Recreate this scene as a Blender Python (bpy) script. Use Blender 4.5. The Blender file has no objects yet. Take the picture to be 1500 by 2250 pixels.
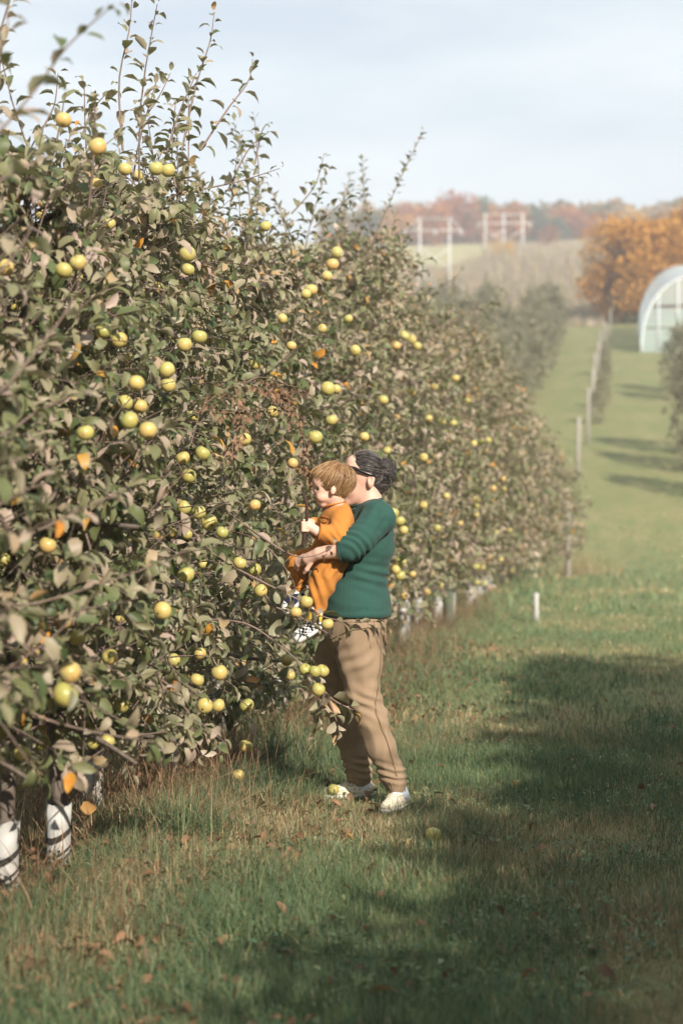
import bpy, math, random
import numpy as np
from mathutils import Vector, Matrix, Quaternion, noise as mnoise

random.seed(7)
RNG = np.random.default_rng(7)
SC = bpy.context.scene
COL = SC.collection
R = math.radians

# ------------------------------------------------------------------ camera, world, sun, exposure
YAW = R(9.3)
FPX = 3784.0                       # focal length in pixels of the 1500x2250 frame
CAMZ = 1.375
D0 = 8.0                           # distance of the two people
cam_d = bpy.data.cameras.new('camera')
cam = bpy.data.objects.new('camera', cam_d); COL.objects.link(cam)
cam.location = (0, 0, CAMZ)
cam.rotation_euler = (R(90), 0, YAW)
cam_d.sensor_fit = 'VERTICAL'; cam_d.sensor_height = 36.0; cam_d.sensor_width = 24.0
cam_d.lens = FPX / 2250 * 36
cam_d.clip_start = 0.1; cam_d.clip_end = 3000
cam_d.dof.use_dof = True; cam_d.dof.focus_distance = 7.9; cam_d.dof.aperture_fstop = 2.1
SC.camera = cam

SUN_EL, SUN_AZ = R(28), R(146)     # azimuth clockwise from +Y
SUNV = Vector((math.sin(SUN_AZ) * math.cos(SUN_EL), math.cos(SUN_AZ) * math.cos(SUN_EL), math.sin(SUN_EL)))
world = bpy.data.worlds.new('World'); SC.world = world; world.use_nodes = True
wn = world.node_tree; wn.nodes.clear()
def wnode(t, **k):
    n = wn.nodes.new(t)
    for a, b in k.items(): setattr(n, a, b)
    return n
w_out = wnode('ShaderNodeOutputWorld')
sky = wnode('ShaderNodeTexSky', sky_type='NISHITA', sun_disc=False)
sky.sun_elevation = SUN_EL; sky.sun_rotation = SUN_AZ; sky.altitude = 200; sky.air_density = 1.0; sky.dust_density = 2.0; sky.ozone_density = 1.5
bg1 = wnode('ShaderNodeBackground'); bg1.inputs['Strength'].default_value = 0.085
bg2 = wnode('ShaderNodeBackground'); bg2.inputs['Color'].default_value = (0.79, 0.87, 0.90, 1); bg2.inputs['Strength'].default_value = 0.80
wtc = wnode('ShaderNodeTexCoord'); wmap = wnode('ShaderNodeMapping'); wmap.inputs['Scale'].default_value = (1.6, 1.6, 7.0)
wnz = wnode('ShaderNodeTexNoise'); wnz.inputs['Scale'].default_value = 2.2; wnz.inputs['Detail'].default_value = 6; wnz.inputs['Roughness'].default_value = 0.5
wramp = wnode('ShaderNodeValToRGB')
wramp.color_ramp.elements[0].position = 0.34; wramp.color_ramp.elements[0].color = (0.42, 0.42, 0.42, 1)
wramp.color_ramp.elements[1].position = 0.66; wramp.color_ramp.elements[1].color = (0.92, 0.92, 0.92, 1)
wmix = wnode('ShaderNodeMixShader')
wl = wn.links.new
wl(sky.outputs[0], bg1.inputs['Color']); wl(wtc.outputs['Generated'], wmap.inputs[0]); wl(wmap.outputs[0], wnz.inputs['Vector'])
wl(wnz.outputs['Fac'], wramp.inputs[0]); wl(wramp.outputs[0], wmix.inputs[0]); wl(bg1.outputs[0], wmix.inputs[1]); wl(bg2.outputs[0], wmix.inputs[2])
wl(wmix.outputs[0], w_out.inputs['Surface'])

sun_d = bpy.data.lights.new('sun', 'SUN'); sun_d.energy = 4.8; sun_d.angle = R(0.6); sun_d.color = (1.0, 0.90, 0.76)
sun = bpy.data.objects.new('sun', sun_d); COL.objects.link(sun)
sun.rotation_euler = (-SUNV).to_track_quat('-Z', 'Y').to_euler()
sun.location = (20, -12, 20)
SC.view_settings.view_transform = 'Standard'; SC.view_settings.look = 'None'
SC.view_settings.exposure = 0.75; SC.view_settings.gamma = 1.0
SC.view_settings.use_curve_mapping = False
SC.cycles.use_denoising = True
SC.cycles.max_bounces = 6; SC.cycles.transparent_max_bounces = 12
SC.cycles.volume_bounces = 0

# ------------------------------------------------------------------ geometry helpers
RIGHT = np.array([math.cos(YAW), math.sin(YAW), 0.0])
FWD = np.array([-math.sin(YAW), math.cos(YAW), 0.0])
CAMP = np.array([0, 0, CAMZ])
def at(px, py, d):
    return CAMP + RIGHT * ((px - 750) / FPX * d) + FWD * d + np.array([0, 0, (1125 - py) / FPX * d])
def project(P):
    q = np.asarray(P) - CAMP
    d = q @ FWD
    dd = np.where(np.abs(d) < 1e-6, 1e-6, d)
    return 750 + FPX * (q @ RIGHT) / dd, 1125 - FPX * q[..., 2] / dd, d
def gz(x, y):
    x = np.asarray(x, float); y = np.asarray(y, float)
    t = np.maximum(0, y - 42.0)
    z = 0.163 * (np.sqrt(t * t + 64) - 8) + 0.026 * np.maximum(0, y - 200)
    z = z - 0.30 * np.maximum(0, y - 505)
    near = 0.018 * np.sin(1.7 * x + 0.6 * y) * np.sin(0.9 * y - 0.4 * x + 1) + 0.010 * np.sin(4.1 * x + 2.3 * y)
    far = np.clip((y - 60) / 60, 0, 1) * 0.35 * np.sin(x * 0.05 + 0.4) * np.sin(y * 0.045)
    return z + near + far
def ground_at(px, py_guess, d):
    p = at(px, py_guess, d); p[2] = gz(p[0], p[1]); return p

def mk_mesh(name, V, FL, smooth=True):
    me = bpy.data.meshes.new(name)
    V = np.asarray(V, np.float32).reshape(-1, 3)
    FL = [np.asarray(f, np.int32) for f in FL if len(f)]
    loops = np.concatenate([f.ravel() for f in FL]); tot = np.concatenate([np.full(len(f), f.shape[1], np.int32) for f in FL])
    start = np.concatenate([[0], np.cumsum(tot)[:-1]]).astype(np.int32)
    me.vertices.add(len(V)); me.vertices.foreach_set('co', V.ravel())
    me.loops.add(len(loops)); me.loops.foreach_set('vertex_index', loops)
    me.polygons.add(len(tot)); me.polygons.foreach_set('loop_start', start)
    me.polygons.foreach_set('use_smooth', np.full(len(tot), smooth, bool))
    me.update(calc_edges=True)
    return me
def link(name, me, mat=None, parent=None, loc=None):
    o = bpy.data.objects.new(name, me); COL.objects.link(o)
    if mat is not None and me is not None and not me.materials:
        for m in (mat if isinstance(mat, (list, tuple)) else [mat]): me.materials.append(m)
    if parent is not None: o.parent = parent
    if loc is not None: o.location = loc
    return o
def tag(o, label=None, cat=None, group=None, kind=None):
    if label: o['label'] = label
    if cat: o['category'] = cat
    if group: o['group'] = group
    if kind: o['kind'] = kind
    return o
def empty(name, loc=(0, 0, 0)):
    o = bpy.data.objects.new(name, None); COL.objects.link(o); o.location = loc; o.empty_display_size = 0.1
    return o
class MB:
    """collects verts/faces of several pieces of ONE part"""
    def __init__(s): s.V = []; s.T = []; s.Q = []; s.n = 0
    def add(s, V, T=(), Q=()):
        V = np.asarray(V, float).reshape(-1, 3)
        if len(T): s.T.append(np.asarray(T) + s.n)
        if len(Q): s.Q.append(np.asarray(Q) + s.n)
        s.V.append(V); s.n += len(V)
    def tube(s, P, rad, k=6, cap=True):
        P = np.asarray(P, float); n = len(P); rad = np.broadcast_to(np.asarray(rad, float), (n,))
        T = np.gradient(P, axis=0); T /= np.linalg.norm(T, axis=1, keepdims=True) + 1e-9
        up = np.array([0.13, 0.27, 1.0]) if abs(T[0, 2]) < 0.9 else np.array([1.0, 0.2, 0])
        A = np.cross(T, up); A /= np.linalg.norm(A, axis=1, keepdims=True) + 1e-9
        B = np.cross(T, A)
        a = np.arange(k) * 2 * math.pi / k
        V = P[:, None] + rad[:, None, None] * (A[:, None] * np.cos(a)[None, :, None] + B[:, None] * np.sin(a)[None, :, None])
        i = np.arange(n - 1)[:, None] * k; j = np.arange(k)[None]; j2 = (j + 1) % k
        Q = np.stack([i + j, i + j2, i + k + j2, i + k + j], -1).reshape(-1, 4)
        V = V.reshape(-1, 3); Tt = []
        if cap:
            V = np.vstack([V, P[0], P[-1]]); c0 = n * k
            jj = np.arange(k)
            Tt = np.vstack([np.stack([np.full(k, c0), (jj + 1) % k, jj], -1), np.stack([np.full(k, c0 + 1), (n - 1) * k + jj, (n - 1) * k + (jj + 1) % k], -1)])
        s.add(V, Tt, Q)
    def box(s, c, h, M=None):
        v = np.array([[x, y, z] for x in (-1, 1) for y in (-1, 1) for z in (-1, 1)], float) * np.asarray(h)
        if M is not None: v = v @ np.asarray(M).T
        s.add(v + np.asarray(c), (), [[0, 1, 3, 2], [4, 6, 7, 5], [0, 4, 5, 1], [2, 3, 7, 6], [0, 2, 6, 4], [1, 5, 7, 3]])
    def mesh(s, name, smooth=True):
        FL = []
        if s.T: FL.append(np.concatenate(s.T))
        if s.Q: FL.append(np.concatenate(s.Q))
        return mk_mesh(name, np.concatenate(s.V), FL, smooth)
    def build(s, name, mat, parent=None, smooth=True, loc=None):
        return link(name, s.mesh(name, smooth), mat, parent, loc)
def set_attr(me, name, data, typ='FLOAT', dom='POINT'):
    a = me.attributes.new(name, typ, dom)
    a.data.foreach_set('color' if typ == 'FLOAT_COLOR' else 'value', np.asarray(data, np.float32).ravel())
def spline(P, n):
    P = np.asarray(P, float); m = len(P); out = []
    for t in np.linspace(0, m - 1, n):
        i = min(int(t), m - 2); f = t - i
        p0, p1, p2, p3 = P[max(i - 1, 0)], P[i], P[i + 1], P[min(i + 2, m - 1)]
        out.append(0.5 * ((2 * p1) + (-p0 + p2) * f + (2 * p0 - 5 * p1 + 4 * p2 - p3) * f * f + (-p0 + 3 * p1 - 3 * p2 + p3) * f ** 3))
    return np.array(out)

# ------------------------------------------------------------------ materials
class Mat:
    def __init__(s, name):
        s.m = bpy.data.materials.new(name); s.m.use_nodes = True
        s.nt = s.m.node_tree; s.nt.nodes.clear()
        s.out = s.n('ShaderNodeOutputMaterial')
    def n(s, t, ins=None, **k):
        x = s.nt.nodes.new(t)
        for a, b in k.items(): setattr(x, a, b)
        for a, b in (ins or {}).items(): s.put(x, a, b)
        return x
    def put(s, node, key, v):
        if isinstance(v, bpy.types.NodeSocket): s.nt.links.new(v, node.inputs[key])
        else: node.inputs[key].default_value = v
    def c(s, v): return tuple(v) + (1,) if len(v) == 3 else v
    def obj(s): return s.n('ShaderNodeTexCoord').outputs['Object']
    def pos(s): return s.n('ShaderNodeNewGeometry').outputs['Position']
    def noise(s, vec, scale, detail=4, rough=0.5, out='Fac'):
        return s.n('ShaderNodeTexNoise', {'Vector': vec, 'Scale': scale, 'Detail': detail, 'Roughness': rough}).outputs[out]
    def ramp(s, fac, stops, interp='LINEAR'):
        r = s.n('ShaderNodeValToRGB', {'Fac': fac}); cr = r.color_ramp; cr.interpolation = interp
        while len(cr.elements) < len(stops): cr.elements.new(0.5)
        for e, (p, c) in zip(cr.elements, stops): e.position = p; e.color = s.c(c)
        return r.outputs['Color']
    def mix(s, fac, a, b, mode='MIX'):
        x = s.n('ShaderNodeMix', data_type='RGBA', blend_type=mode)
        for k, v in ((0, fac), (6, a), (7, b)):
            if isinstance(v, (tuple, list)): v = s.c(v)
            s.put(x, k, v)
        return x.outputs[2]
    def math(s, op, a, b=0.0, clamp=False):
        x = s.n('ShaderNodeMath', operation=op, use_clamp=clamp); s.put(x, 0, a); s.put(x, 1, b); return x.outputs[0]
    def mapping(s, vec, scale=(1, 1, 1), rot=(0, 0, 0)):
        return s.n('ShaderNodeMapping', {'Vector': vec, 'Scale': scale, 'Rotation': rot}).outputs[0]
    def bump(s, h, strength=0.3, dist=0.01):
        return s.n('ShaderNodeBump', {'Height': h, 'Strength': strength, 'Distance': dist}).outputs[0]
    def bsdf(s, color, rough=0.7, normal=None, spec=0.3, **k):
        b = s.n('ShaderNodeBsdfPrincipled')
        if isinstance(color, (tuple, list)): color = s.c(color)
        s.put(b, 'Base Color', color); s.put(b, 'Roughness', rough); s.put(b, 'Specular IOR Level', spec)
        if normal is not None: s.put(b, 'Normal', normal)
        for a, v in k.items(): s.put(b, a.replace('_', ' '), v)
        return b.outputs[0]
    def done(s, sh): s.nt.links.new(sh, s.out.inputs['Surface']); return s.m
    def translucent(s, sh, color, f):
        t = s.n('ShaderNodeBsdfTranslucent')
        s.put(t, 'Color', s.c(color) if isinstance(color, (tuple, list)) else color)
        m = s.n('ShaderNodeMixShader', {0: f}); s.nt.links.new(sh, m.inputs[1]); s.nt.links.new(t.outputs[0], m.inputs[2])
        return m.outputs[0]
def simple(name, col, rough=0.7, nscale=40, var=0.25, bump=0.0, spec=0.3):
    m = Mat(name); o = m.obj(); f = m.noise(o, nscale)
    c = m.mix(f, [x * (1 - var) for x in col], [min(1, x * (1 + var)) for x in col])
    nb = m.bump(f, bump, 0.01) if bump else None
    return m.done(m.bsdf(c, rough, nb, spec))

LEAF_STOPS = [(0.0, (0.055, 0.080, 0.030)), (0.18, (0.100, 0.125, 0.050)), (0.38, (0.170, 0.175, 0.085)), (0.56, (0.245, 0.222, 0.135)),
              (0.76, (0.335, 0.268, 0.200)), (0.90, (0.385, 0.290, 0.245)), (0.955, (0.36, 0.27, 0.16)), (0.975, (0.45, 0.26, 0.04)), (1.0, (0.50, 0.19, 0.03))]
def leaf_material(name, src, stops=LEAF_STOPS, back_mix=0.5, back=(0.40, 0.365, 0.27)):
    m = Mat(name)
    if src == 'attr': r = m.n('ShaderNodeAttribute', attribute_name='rnd').outputs['Fac']
    else: r = m.n('ShaderNodeObjectInfo').outputs['Random']
    geo = m.n('ShaderNodeNewGeometry')
    nz = m.noise(geo.outputs['Position'], 90, 3)
    r2 = m.math('ADD', r, m.math('MULTIPLY', m.math('SUBTRACT', nz, 0.5), 0.10))
    c = m.ramp(r2, stops)
    cb = m.mix(back_mix, c, back)
    c2 = m.mix(geo.outputs['Backfacing'], c, cb)
    sh = m.bsdf(c2, 0.48, None, 0.35)
    return m.done(m.translucent(sh, m.mix(0.35, c, (0.30, 0.30, 0.05)), 0.22))
M_leaf = leaf_material('apple_leaf_foliage', 'attr')
M_leaf_obj = leaf_material('apple_leaf_single', 'obj')
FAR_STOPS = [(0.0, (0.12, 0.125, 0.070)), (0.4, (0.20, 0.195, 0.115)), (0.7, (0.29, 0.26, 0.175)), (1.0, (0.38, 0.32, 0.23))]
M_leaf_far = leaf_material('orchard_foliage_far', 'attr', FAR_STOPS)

def bark_material(name, a, b):
    m = Mat(name); o = m.obj(); f = m.noise(m.mapping(o, (60, 60, 14)), 1.0, 5)
    return m.done(m.bsdf(m.mix(f, a, b), 0.85, m.bump(f, 0.6, 0.01), 0.15))
M_bark = bark_material('apple_bark', (0.055, 0.042, 0.034), (0.20, 0.165, 0.14))
M_twig = bark_material('apple_twig', (0.13, 0.085, 0.07), (0.26, 0.20, 0.17))
M_bark_far = bark_material('tree_bark', (0.06, 0.05, 0.045), (0.15, 0.13, 0.11))

def apple_material():
    m = Mat('apple_skin'); o = m.obj(); rnd = m.n('ShaderNodeObjectInfo').outputs['Random']
    base = m.ramp(rnd, [(0.0, (0.31, 0.31, 0.085)), (0.3, (0.42, 0.385, 0.12)), (0.7, (0.51, 0.41, 0.14)), (1.0, (0.54, 0.34, 0.13))])
    f = m.noise(o, 14, 4)
    c = m.mix(m.ramp(f, [(0.42, (0, 0, 0)), (0.72, (0.85, 0.85, 0.85))]), base, (0.56, 0.38, 0.14))
    v = m.n('ShaderNodeTexVoronoi', {'Vector': o, 'Scale': 190.0}).outputs['Distance']
    c = m.mix(m.ramp(v, [(0.10, (0.35, 0.35, 0.35)), (0.2, (0, 0, 0))]), c, (0.33, 0.25, 0.09))
    bl = m.n('ShaderNodeTexNoise', {'Vector': m.n('ShaderNodeVectorMath', {0: o, 1: m.n('ShaderNodeCombineXYZ', {0: m.math('MULTIPLY', rnd, 40.0)}).outputs[0]}).outputs[0], 'Scale': 3.2, 'Detail': 5.0}).outputs['Fac']
    c = m.mix(m.ramp(bl, [(0.62, (0, 0, 0)), (0.70, (0.7, 0.7, 0.7))]), c, (0.30, 0.17, 0.07))
    sep = m.n('ShaderNodeSeparateXYZ', {0: o}).outputs[2]
    c = m.mix(m.ramp(m.math('MULTIPLY', sep, 10.0), [(0.22, (0, 0, 0)), (0.36, (0.45, 0.45, 0.45))]), c, (0.30, 0.33, 0.10))
    return m.done(m.bsdf(c, 0.36, m.bump(f, 0.05, 0.004), 0.45))
M_apple = apple_material()
M_stem = simple('apple_stem', (0.12, 0.08, 0.04))
def guard_material():
    m = Mat('trunk_guard_plastic'); o = m.obj()
    d = m.noise(m.mapping(o, (7, 7, 3)), 2.2, 5)
    c = m.mix(m.ramp(d, [(0.40, (0, 0, 0)), (0.68, (0.75, 0.75, 0.75))]), (0.46, 0.46, 0.45), (0.22, 0.18, 0.145))
    return m.done(m.bsdf(c, 0.5, m.bump(d, 0.15, 0.005), 0.35))
M_guard = guard_material()
M_hole = simple('guard_hole_dark', (0.03, 0.028, 0.025), 0.9)

def ground_material():
    m = Mat('orchard_ground'); p = m.pos()
    big = m.noise(m.mapping(p, (0.9, 0.25, 1)), 0.9, 5, 0.6); fine = m.noise(p, 26, 6, 0.65); mid = m.noise(p, 3.2, 5, 0.6)
    g = m.mix(fine, (0.095, 0.118, 0.042), (0.270, 0.290, 0.130))
    dry = m.mix(fine, (0.18, 0.135, 0.07), (0.42, 0.35, 0.20))
    c = m.mix(m.ramp(big, [(0.45, (0.08, 0.08, 0.08)), (0.72, (0.70, 0.70, 0.70))]), g, dry)
    c = m.mix(m.ramp(mid, [(0.5, (0, 0, 0)), (0.8, (0.45, 0.45, 0.45))]), c, (0.30, 0.28, 0.14))
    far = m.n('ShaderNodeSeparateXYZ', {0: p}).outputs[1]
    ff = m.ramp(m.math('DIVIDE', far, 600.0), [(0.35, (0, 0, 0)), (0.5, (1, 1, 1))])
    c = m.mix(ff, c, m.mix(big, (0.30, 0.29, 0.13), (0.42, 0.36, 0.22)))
    return m.done(m.bsdf(c, 0.95, m.bump(fine, 0.7, 0.05), 0.1))
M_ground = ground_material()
def blade_material():
    m = Mat('grass_blades'); c = m.n('ShaderNodeAttribute', attribute_name='col').outputs['Color']
    return m.done(m.translucent(m.bsdf(c, 0.55, None, 0.25), c, 0.25))
M_blade = blade_material()
M_dry_leaf = leaf_material('dry_fallen_leaf', 'obj', [(0, (0.16, 0.075, 0.035)), (0.5, (0.26, 0.12, 0.05)), (0.8, (0.36, 0.17, 0.06)), (1, (0.40, 0.26, 0.09))], 0.3)
M_vine = simple('dry_vine', (0.21, 0.125, 0.08), 0.8)

# ------------------------------------------------------------------ ground
def build_ground():
    ys = np.concatenate([np.arange(-70, 0, 5.0), np.arange(0, 36, 0.4), np.arange(36, 70, 1.0), np.arange(70, 220, 3.0), np.arange(220, 521, 10.0), np.array([560, 640, 760, 900])])
    xs = np.concatenate([np.array([-600, -400, -250, -160, -110, -80, -60, -45, -34, -26, -20, -16, -12]), np.arange(-9, 9.1, 0.4), np.array([12, 16, 20, 26, 34, 45, 60, 80, 110, 160, 250, 400, 600])])
    X, Y = np.meshgrid(xs, ys); Z = gz(X, Y)
    V = np.stack([X, Y, Z], -1).reshape(-1, 3); nx = len(xs); ny = len(ys)
    i, j = np.meshgrid(np.arange(ny - 1), np.arange(nx - 1), indexing='ij'); a = (i * nx + j).ravel()
    o = link('ground', mk_mesh('ground', V, [np.stack([a, a + 1, a + nx + 1, a + nx], -1)]), M_ground)
    tag(o, kind='structure')
build_ground()

# ------------------------------------------------------------------ leaves and apple trees
def leaf_template(arch, fold, twist=0.0):
    ts = [0.25, 0.55, 0.82]; hw = [0.21, 0.265, 0.17]; wav = [0.02, -0.03, 0.025]
    def cen(t):
        a = arch * t
        return (math.sin(a) / max(arch, 1e-3), -(1 - math.cos(a)) / max(arch, 1e-3))
    V = [(0, 0, 0)]
    for t, w, wv in zip(ts, hw, wav):
        x, z = cen(t); tw = twist * t
        V += [(x, w * math.cos(fold), z + w * math.sin(fold) + w * tw + wv), (x, 0, z), (x, -w * math.cos(fold), z + w * math.sin(fold) - w * tw - wv)]
    x, z = cen(1.0); V.append((x, 0, z))
    T = [(0, 3, 2), (0, 2, 1), (8, 9, 10), (7, 8, 10)]
    Q = []
    for i in (0, 1):
        L, M, Rr = 1 + 3 * i, 2 + 3 * i, 3 + 3 * i
        Q += [(M, Rr, Rr + 3, M + 3), (L, M, M + 3, L + 3)]
    return np.array(V), np.array(T), np.array(Q)
TEMPL = [leaf_template(a, f, t) for a, f, t in ((0.9, 0.35, 0.2), (1.5, 0.55, -0.3), (0.5, 0.5, 0.35), (1.9, 0.3, 0.1), (1.2, 0.8, -0.1))]
TEMPL_LOW = [(np.array([(0, 0, 0), (0.5, 0.27, z1), (0.52, 0, 0.0), (0.5, -0.27, z1), (0.9, 0, z2)]), np.array([(0, 3, 2), (0, 2, 1), (1, 2, 4), (2, 3, 4)]), np.zeros((0, 4), int))
             for z1, z2 in ((0.10, -0.25), (0.16, -0.45), (0.04, -0.12))]
def frames(dirv, nrm):
    d = dirv / (np.linalg.norm(dirv, axis=1, keepdims=True) + 1e-9)
    s = np.cross(nrm, d); s /= np.linalg.norm(s, axis=1, keepdims=True) + 1e-9
    n = np.cross(d, s)
    return d, s, n
def leaves_mesh(L, templ):
    """L: dict pos,dir,nrm,len,rnd -> verts, tris, quads, rnd per vertex"""
    d, s, n = frames(L['dir'], L['nrm']); Vs, Ts, Qs, Rs = [], [], [], []; off = 0
    var = L['var'] % len(templ)
    for k, (tv, tt, tq) in enumerate(templ):
        ix = np.nonzero(var == k)[0]
        if not len(ix): continue
        ln = L['len'][ix][:, None, None]
        V = L['pos'][ix][:, None] + ln * (d[ix][:, None] * tv[None, :, 0:1] + s[ix][:, None] * tv[None, :, 1:2] + n[ix][:, None] * tv[None, :, 2:3])
        m = len(tv); base = off + np.arange(len(ix))[:, None, None] * m
        Vs.append(V.reshape(-1, 3)); Ts.append((base + tt[None]).reshape(-1, 3))
        if len(tq): Qs.append((base + tq[None]).reshape(-1, 4))
        Rs.append(np.repeat(L['rnd'][ix], m)); off += len(ix) * m
    return np.concatenate(Vs), np.concatenate(Ts), (np.concatenate(Qs) if Qs else np.zeros((0, 4), int)), np.concatenate(Rs)
def cat_leaves(Ls):
    return {k: np.concatenate([l[k] for l in Ls]) for k in Ls[0]}
def sub(L, ix): return {k: v[ix] for k, v in L.items()}

LEAN = {}
def shoot_leaves(P, rng, n, size, rbase, spread=0.9, droop=0.35):
    """alternate leaves along polyline P"""
    P = np.asarray(P); seg = np.linalg.norm(np.diff(P, axis=0), axis=1); cum = np.concatenate([[0], np.cumsum(seg)]); Ltot = cum[-1]
    u = (np.linspace(0.06, 1.0, n) + rng.normal(0, 0.012, n)).clip(0.02, 1) * Ltot
    pos = np.stack([np.interp(u, cum, P[:, k]) for k in range(3)], -1)
    tan = np.gradient(P, axis=0); tan /= np.linalg.norm(tan, axis=1, keepdims=True) + 1e-9
    t = np.stack([np.interp(u, cum, tan[:, k]) for k in range(3)], -1)
    a = np.array([0.3, 0.2, 1.0]) + rng.normal(0, 0.2, 3); A = np.cross(t, a); A /= np.linalg.norm(A, axis=1, keepdims=True) + 1e-9; B = np.cross(t, A)
    ph = np.arange(n) * 2.4 + rng.uniform(0, 6)
    out = A * np.cos(ph)[:, None] + B * np.sin(ph)[:, None]
    tipf = np.linspace(0, 1, n)[:, None]
    dirv = out * (spread * (1.1 - 0.45 * tipf)) + t * (0.45 + 0.6 * tipf) + np.array([0, 0, -droop]) * (1 - 0.6 * tipf) + rng.normal(0, 0.22, (n, 3))
    nrm = t * 0.7 + np.array([0, 0, 0.7]) + rng.normal(0, 0.33, (n, 3))
    dn = dirv / (np.linalg.norm(dirv, axis=1, keepdims=True) + 1e-9)
    ln = size * rng.uniform(0.60, 1.30, n) * (1.05 - 0.35 * tipf[:, 0] ** 3)
    return dict(pos=pos + dn * 0.016, dir=dirv, nrm=nrm, len=ln, rnd=np.clip(rbase + rng.normal(0, 0.17, n), 0, 1) ** 1.0, var=rng.integers(0, 60, n))
def recolor(L, rng):
    n = len(L['rnd']); k = rng.random(n)
    L['rnd'] = np.clip(L['rnd'], 0, 0.955)
    L['rnd'] = np.where(k < 0.014, rng.uniform(0.97, 1.0, n), L['rnd'])
    return L
def wprof(z, H):
    return np.interp(z / H, [0.0, 0.13, 0.24, 0.45, 0.66, 0.84, 0.96, 1.05], [0.40, 0.50, 0.66, 0.70, 0.58, 0.36, 0.16, 0.03])

TREE_X = -2.3
def gen_tree(rng, base, H, nsh, leaf_n, size, zmin=0.5, ysc=0.85, leaders=5, wide=1.0, wprof=wprof, rsh=0.0):
    """returns trunk MB (trunk + limbs), twig MB, leaf dict (world coordinates)"""
    tr, tw, LL = MB(), MB(), []
    zs = np.linspace(-0.05, H * 0.93, 9); wob = np.cumsum(rng.normal(0, 0.026, (9, 2)), axis=0); wob -= wob[1]; wob[0] = 0
    TP = np.stack([base[0] + wob[:, 0], base[1] + wob[:, 1], base[2] + zs], -1); TP[0, :2] = base[:2]
    tr.tube(TP, np.interp(zs, [0, 0.5, H], [0.034, 0.030, 0.009]), 8)
    def trunk_at(z): return np.array([np.interp(z + base[2], TP[:, 2], TP[:, k]) for k in range(3)])
    for k in range(14):
        z = 0.55 + (H - 0.9) * (k + rng.uniform(0, .6)) / 14; a = k * 2.4 + rng.uniform(-.5, .5); w = float(wprof(z + 0.1, H)) * wide * rng.uniform(0.65, 1.0)
        q = trunk_at(z); e = q + np.array([math.cos(a) * w, math.sin(a) * w * ysc * 1.2, rng.uniform(0.0, 0.28) - 0.12 * (z < 1.2)])
        mid = (q + e) / 2 + np.array([0, 0, rng.uniform(-0.02, 0.09)])
        tr.tube(spline([q, mid, e], 6), np.linspace(0.020, 0.006, 6), 5)
    for k in range(nsh):
        z = zmin + (H - zmin - 0.1) * rng.random() ** 0.95
        a = rng.uniform(0, 2 * math.pi); w = max(float(wprof(z, H)) * wide - 0.05, 0.04); rr = rng.uniform(0.12, 1.0) ** 0.55
        o = np.array([math.cos(a), math.sin(a), 0]); q0 = trunk_at(z)
        p = q0 + o * np.array([w, w * ysc + 0.12, 0]) * rr + np.array([0, 0, rng.uniform(-.08, .08)])
        low = z < 1.1
        dv = o * rng.uniform(0.3, 1.0) + np.array([0, 0, rng.uniform(-0.5, 0.25) if low else rng.uniform(-0.15, 0.95)]) + rng.normal(0, 0.35, 3)
        dv /= np.linalg.norm(dv); ln = rng.uniform(0.12, 0.30) * (1.25 if z > H * 0.7 else 1.0)
        bend = rng.normal(0, 0.1, 3) + np.array([0, 0, -0.10])
        P = np.array([p - dv * 0.06, p, p + dv * ln * 0.5 + bend * ln * 0.25, p + dv * ln + bend * ln])
        tw.tube(P, np.linspace(0.0045, 0.0018, 4), 3, cap=False)
        LL.append(shoot_leaves(P[1:], rng, max(3, int(leaf_n * rng.uniform(0.7, 1.3))), size, rng.uniform(0.12, 0.74) + rsh + 0.08 * (z / H > 0.75)))
    for k in range(leaders):
        z = H * rng.uniform(0.82, 0.98); q = trunk_at(min(z, H * 0.92)) + rng.normal(0, 0.12, 3) * np.array([1, 1.6, 0.3])
        ln = rng.uniform(0.30, 0.70) if rng.random() < .7 else rng.uniform(.7, 1.15); lean = np.array([rng.normal(0.05, 0.20), rng.normal(0, 0.25), 1.0])
        P = spline([q, q + lean * ln * 0.5 + rng.normal(0, .02, 3), q + lean * ln + rng.normal(0, .03, 3)], 7)
        tw.tube(P, np.linspace(0.006, 0.002, 7), 4, cap=False)
        LL.append(shoot_leaves(P, rng, int(ln / 0.024), size * 0.92, rng.uniform(0.35, 0.75), 0.8, 0.2))
    L = recolor(cat_leaves(LL), rng)
    return tr, tw, L

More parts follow.
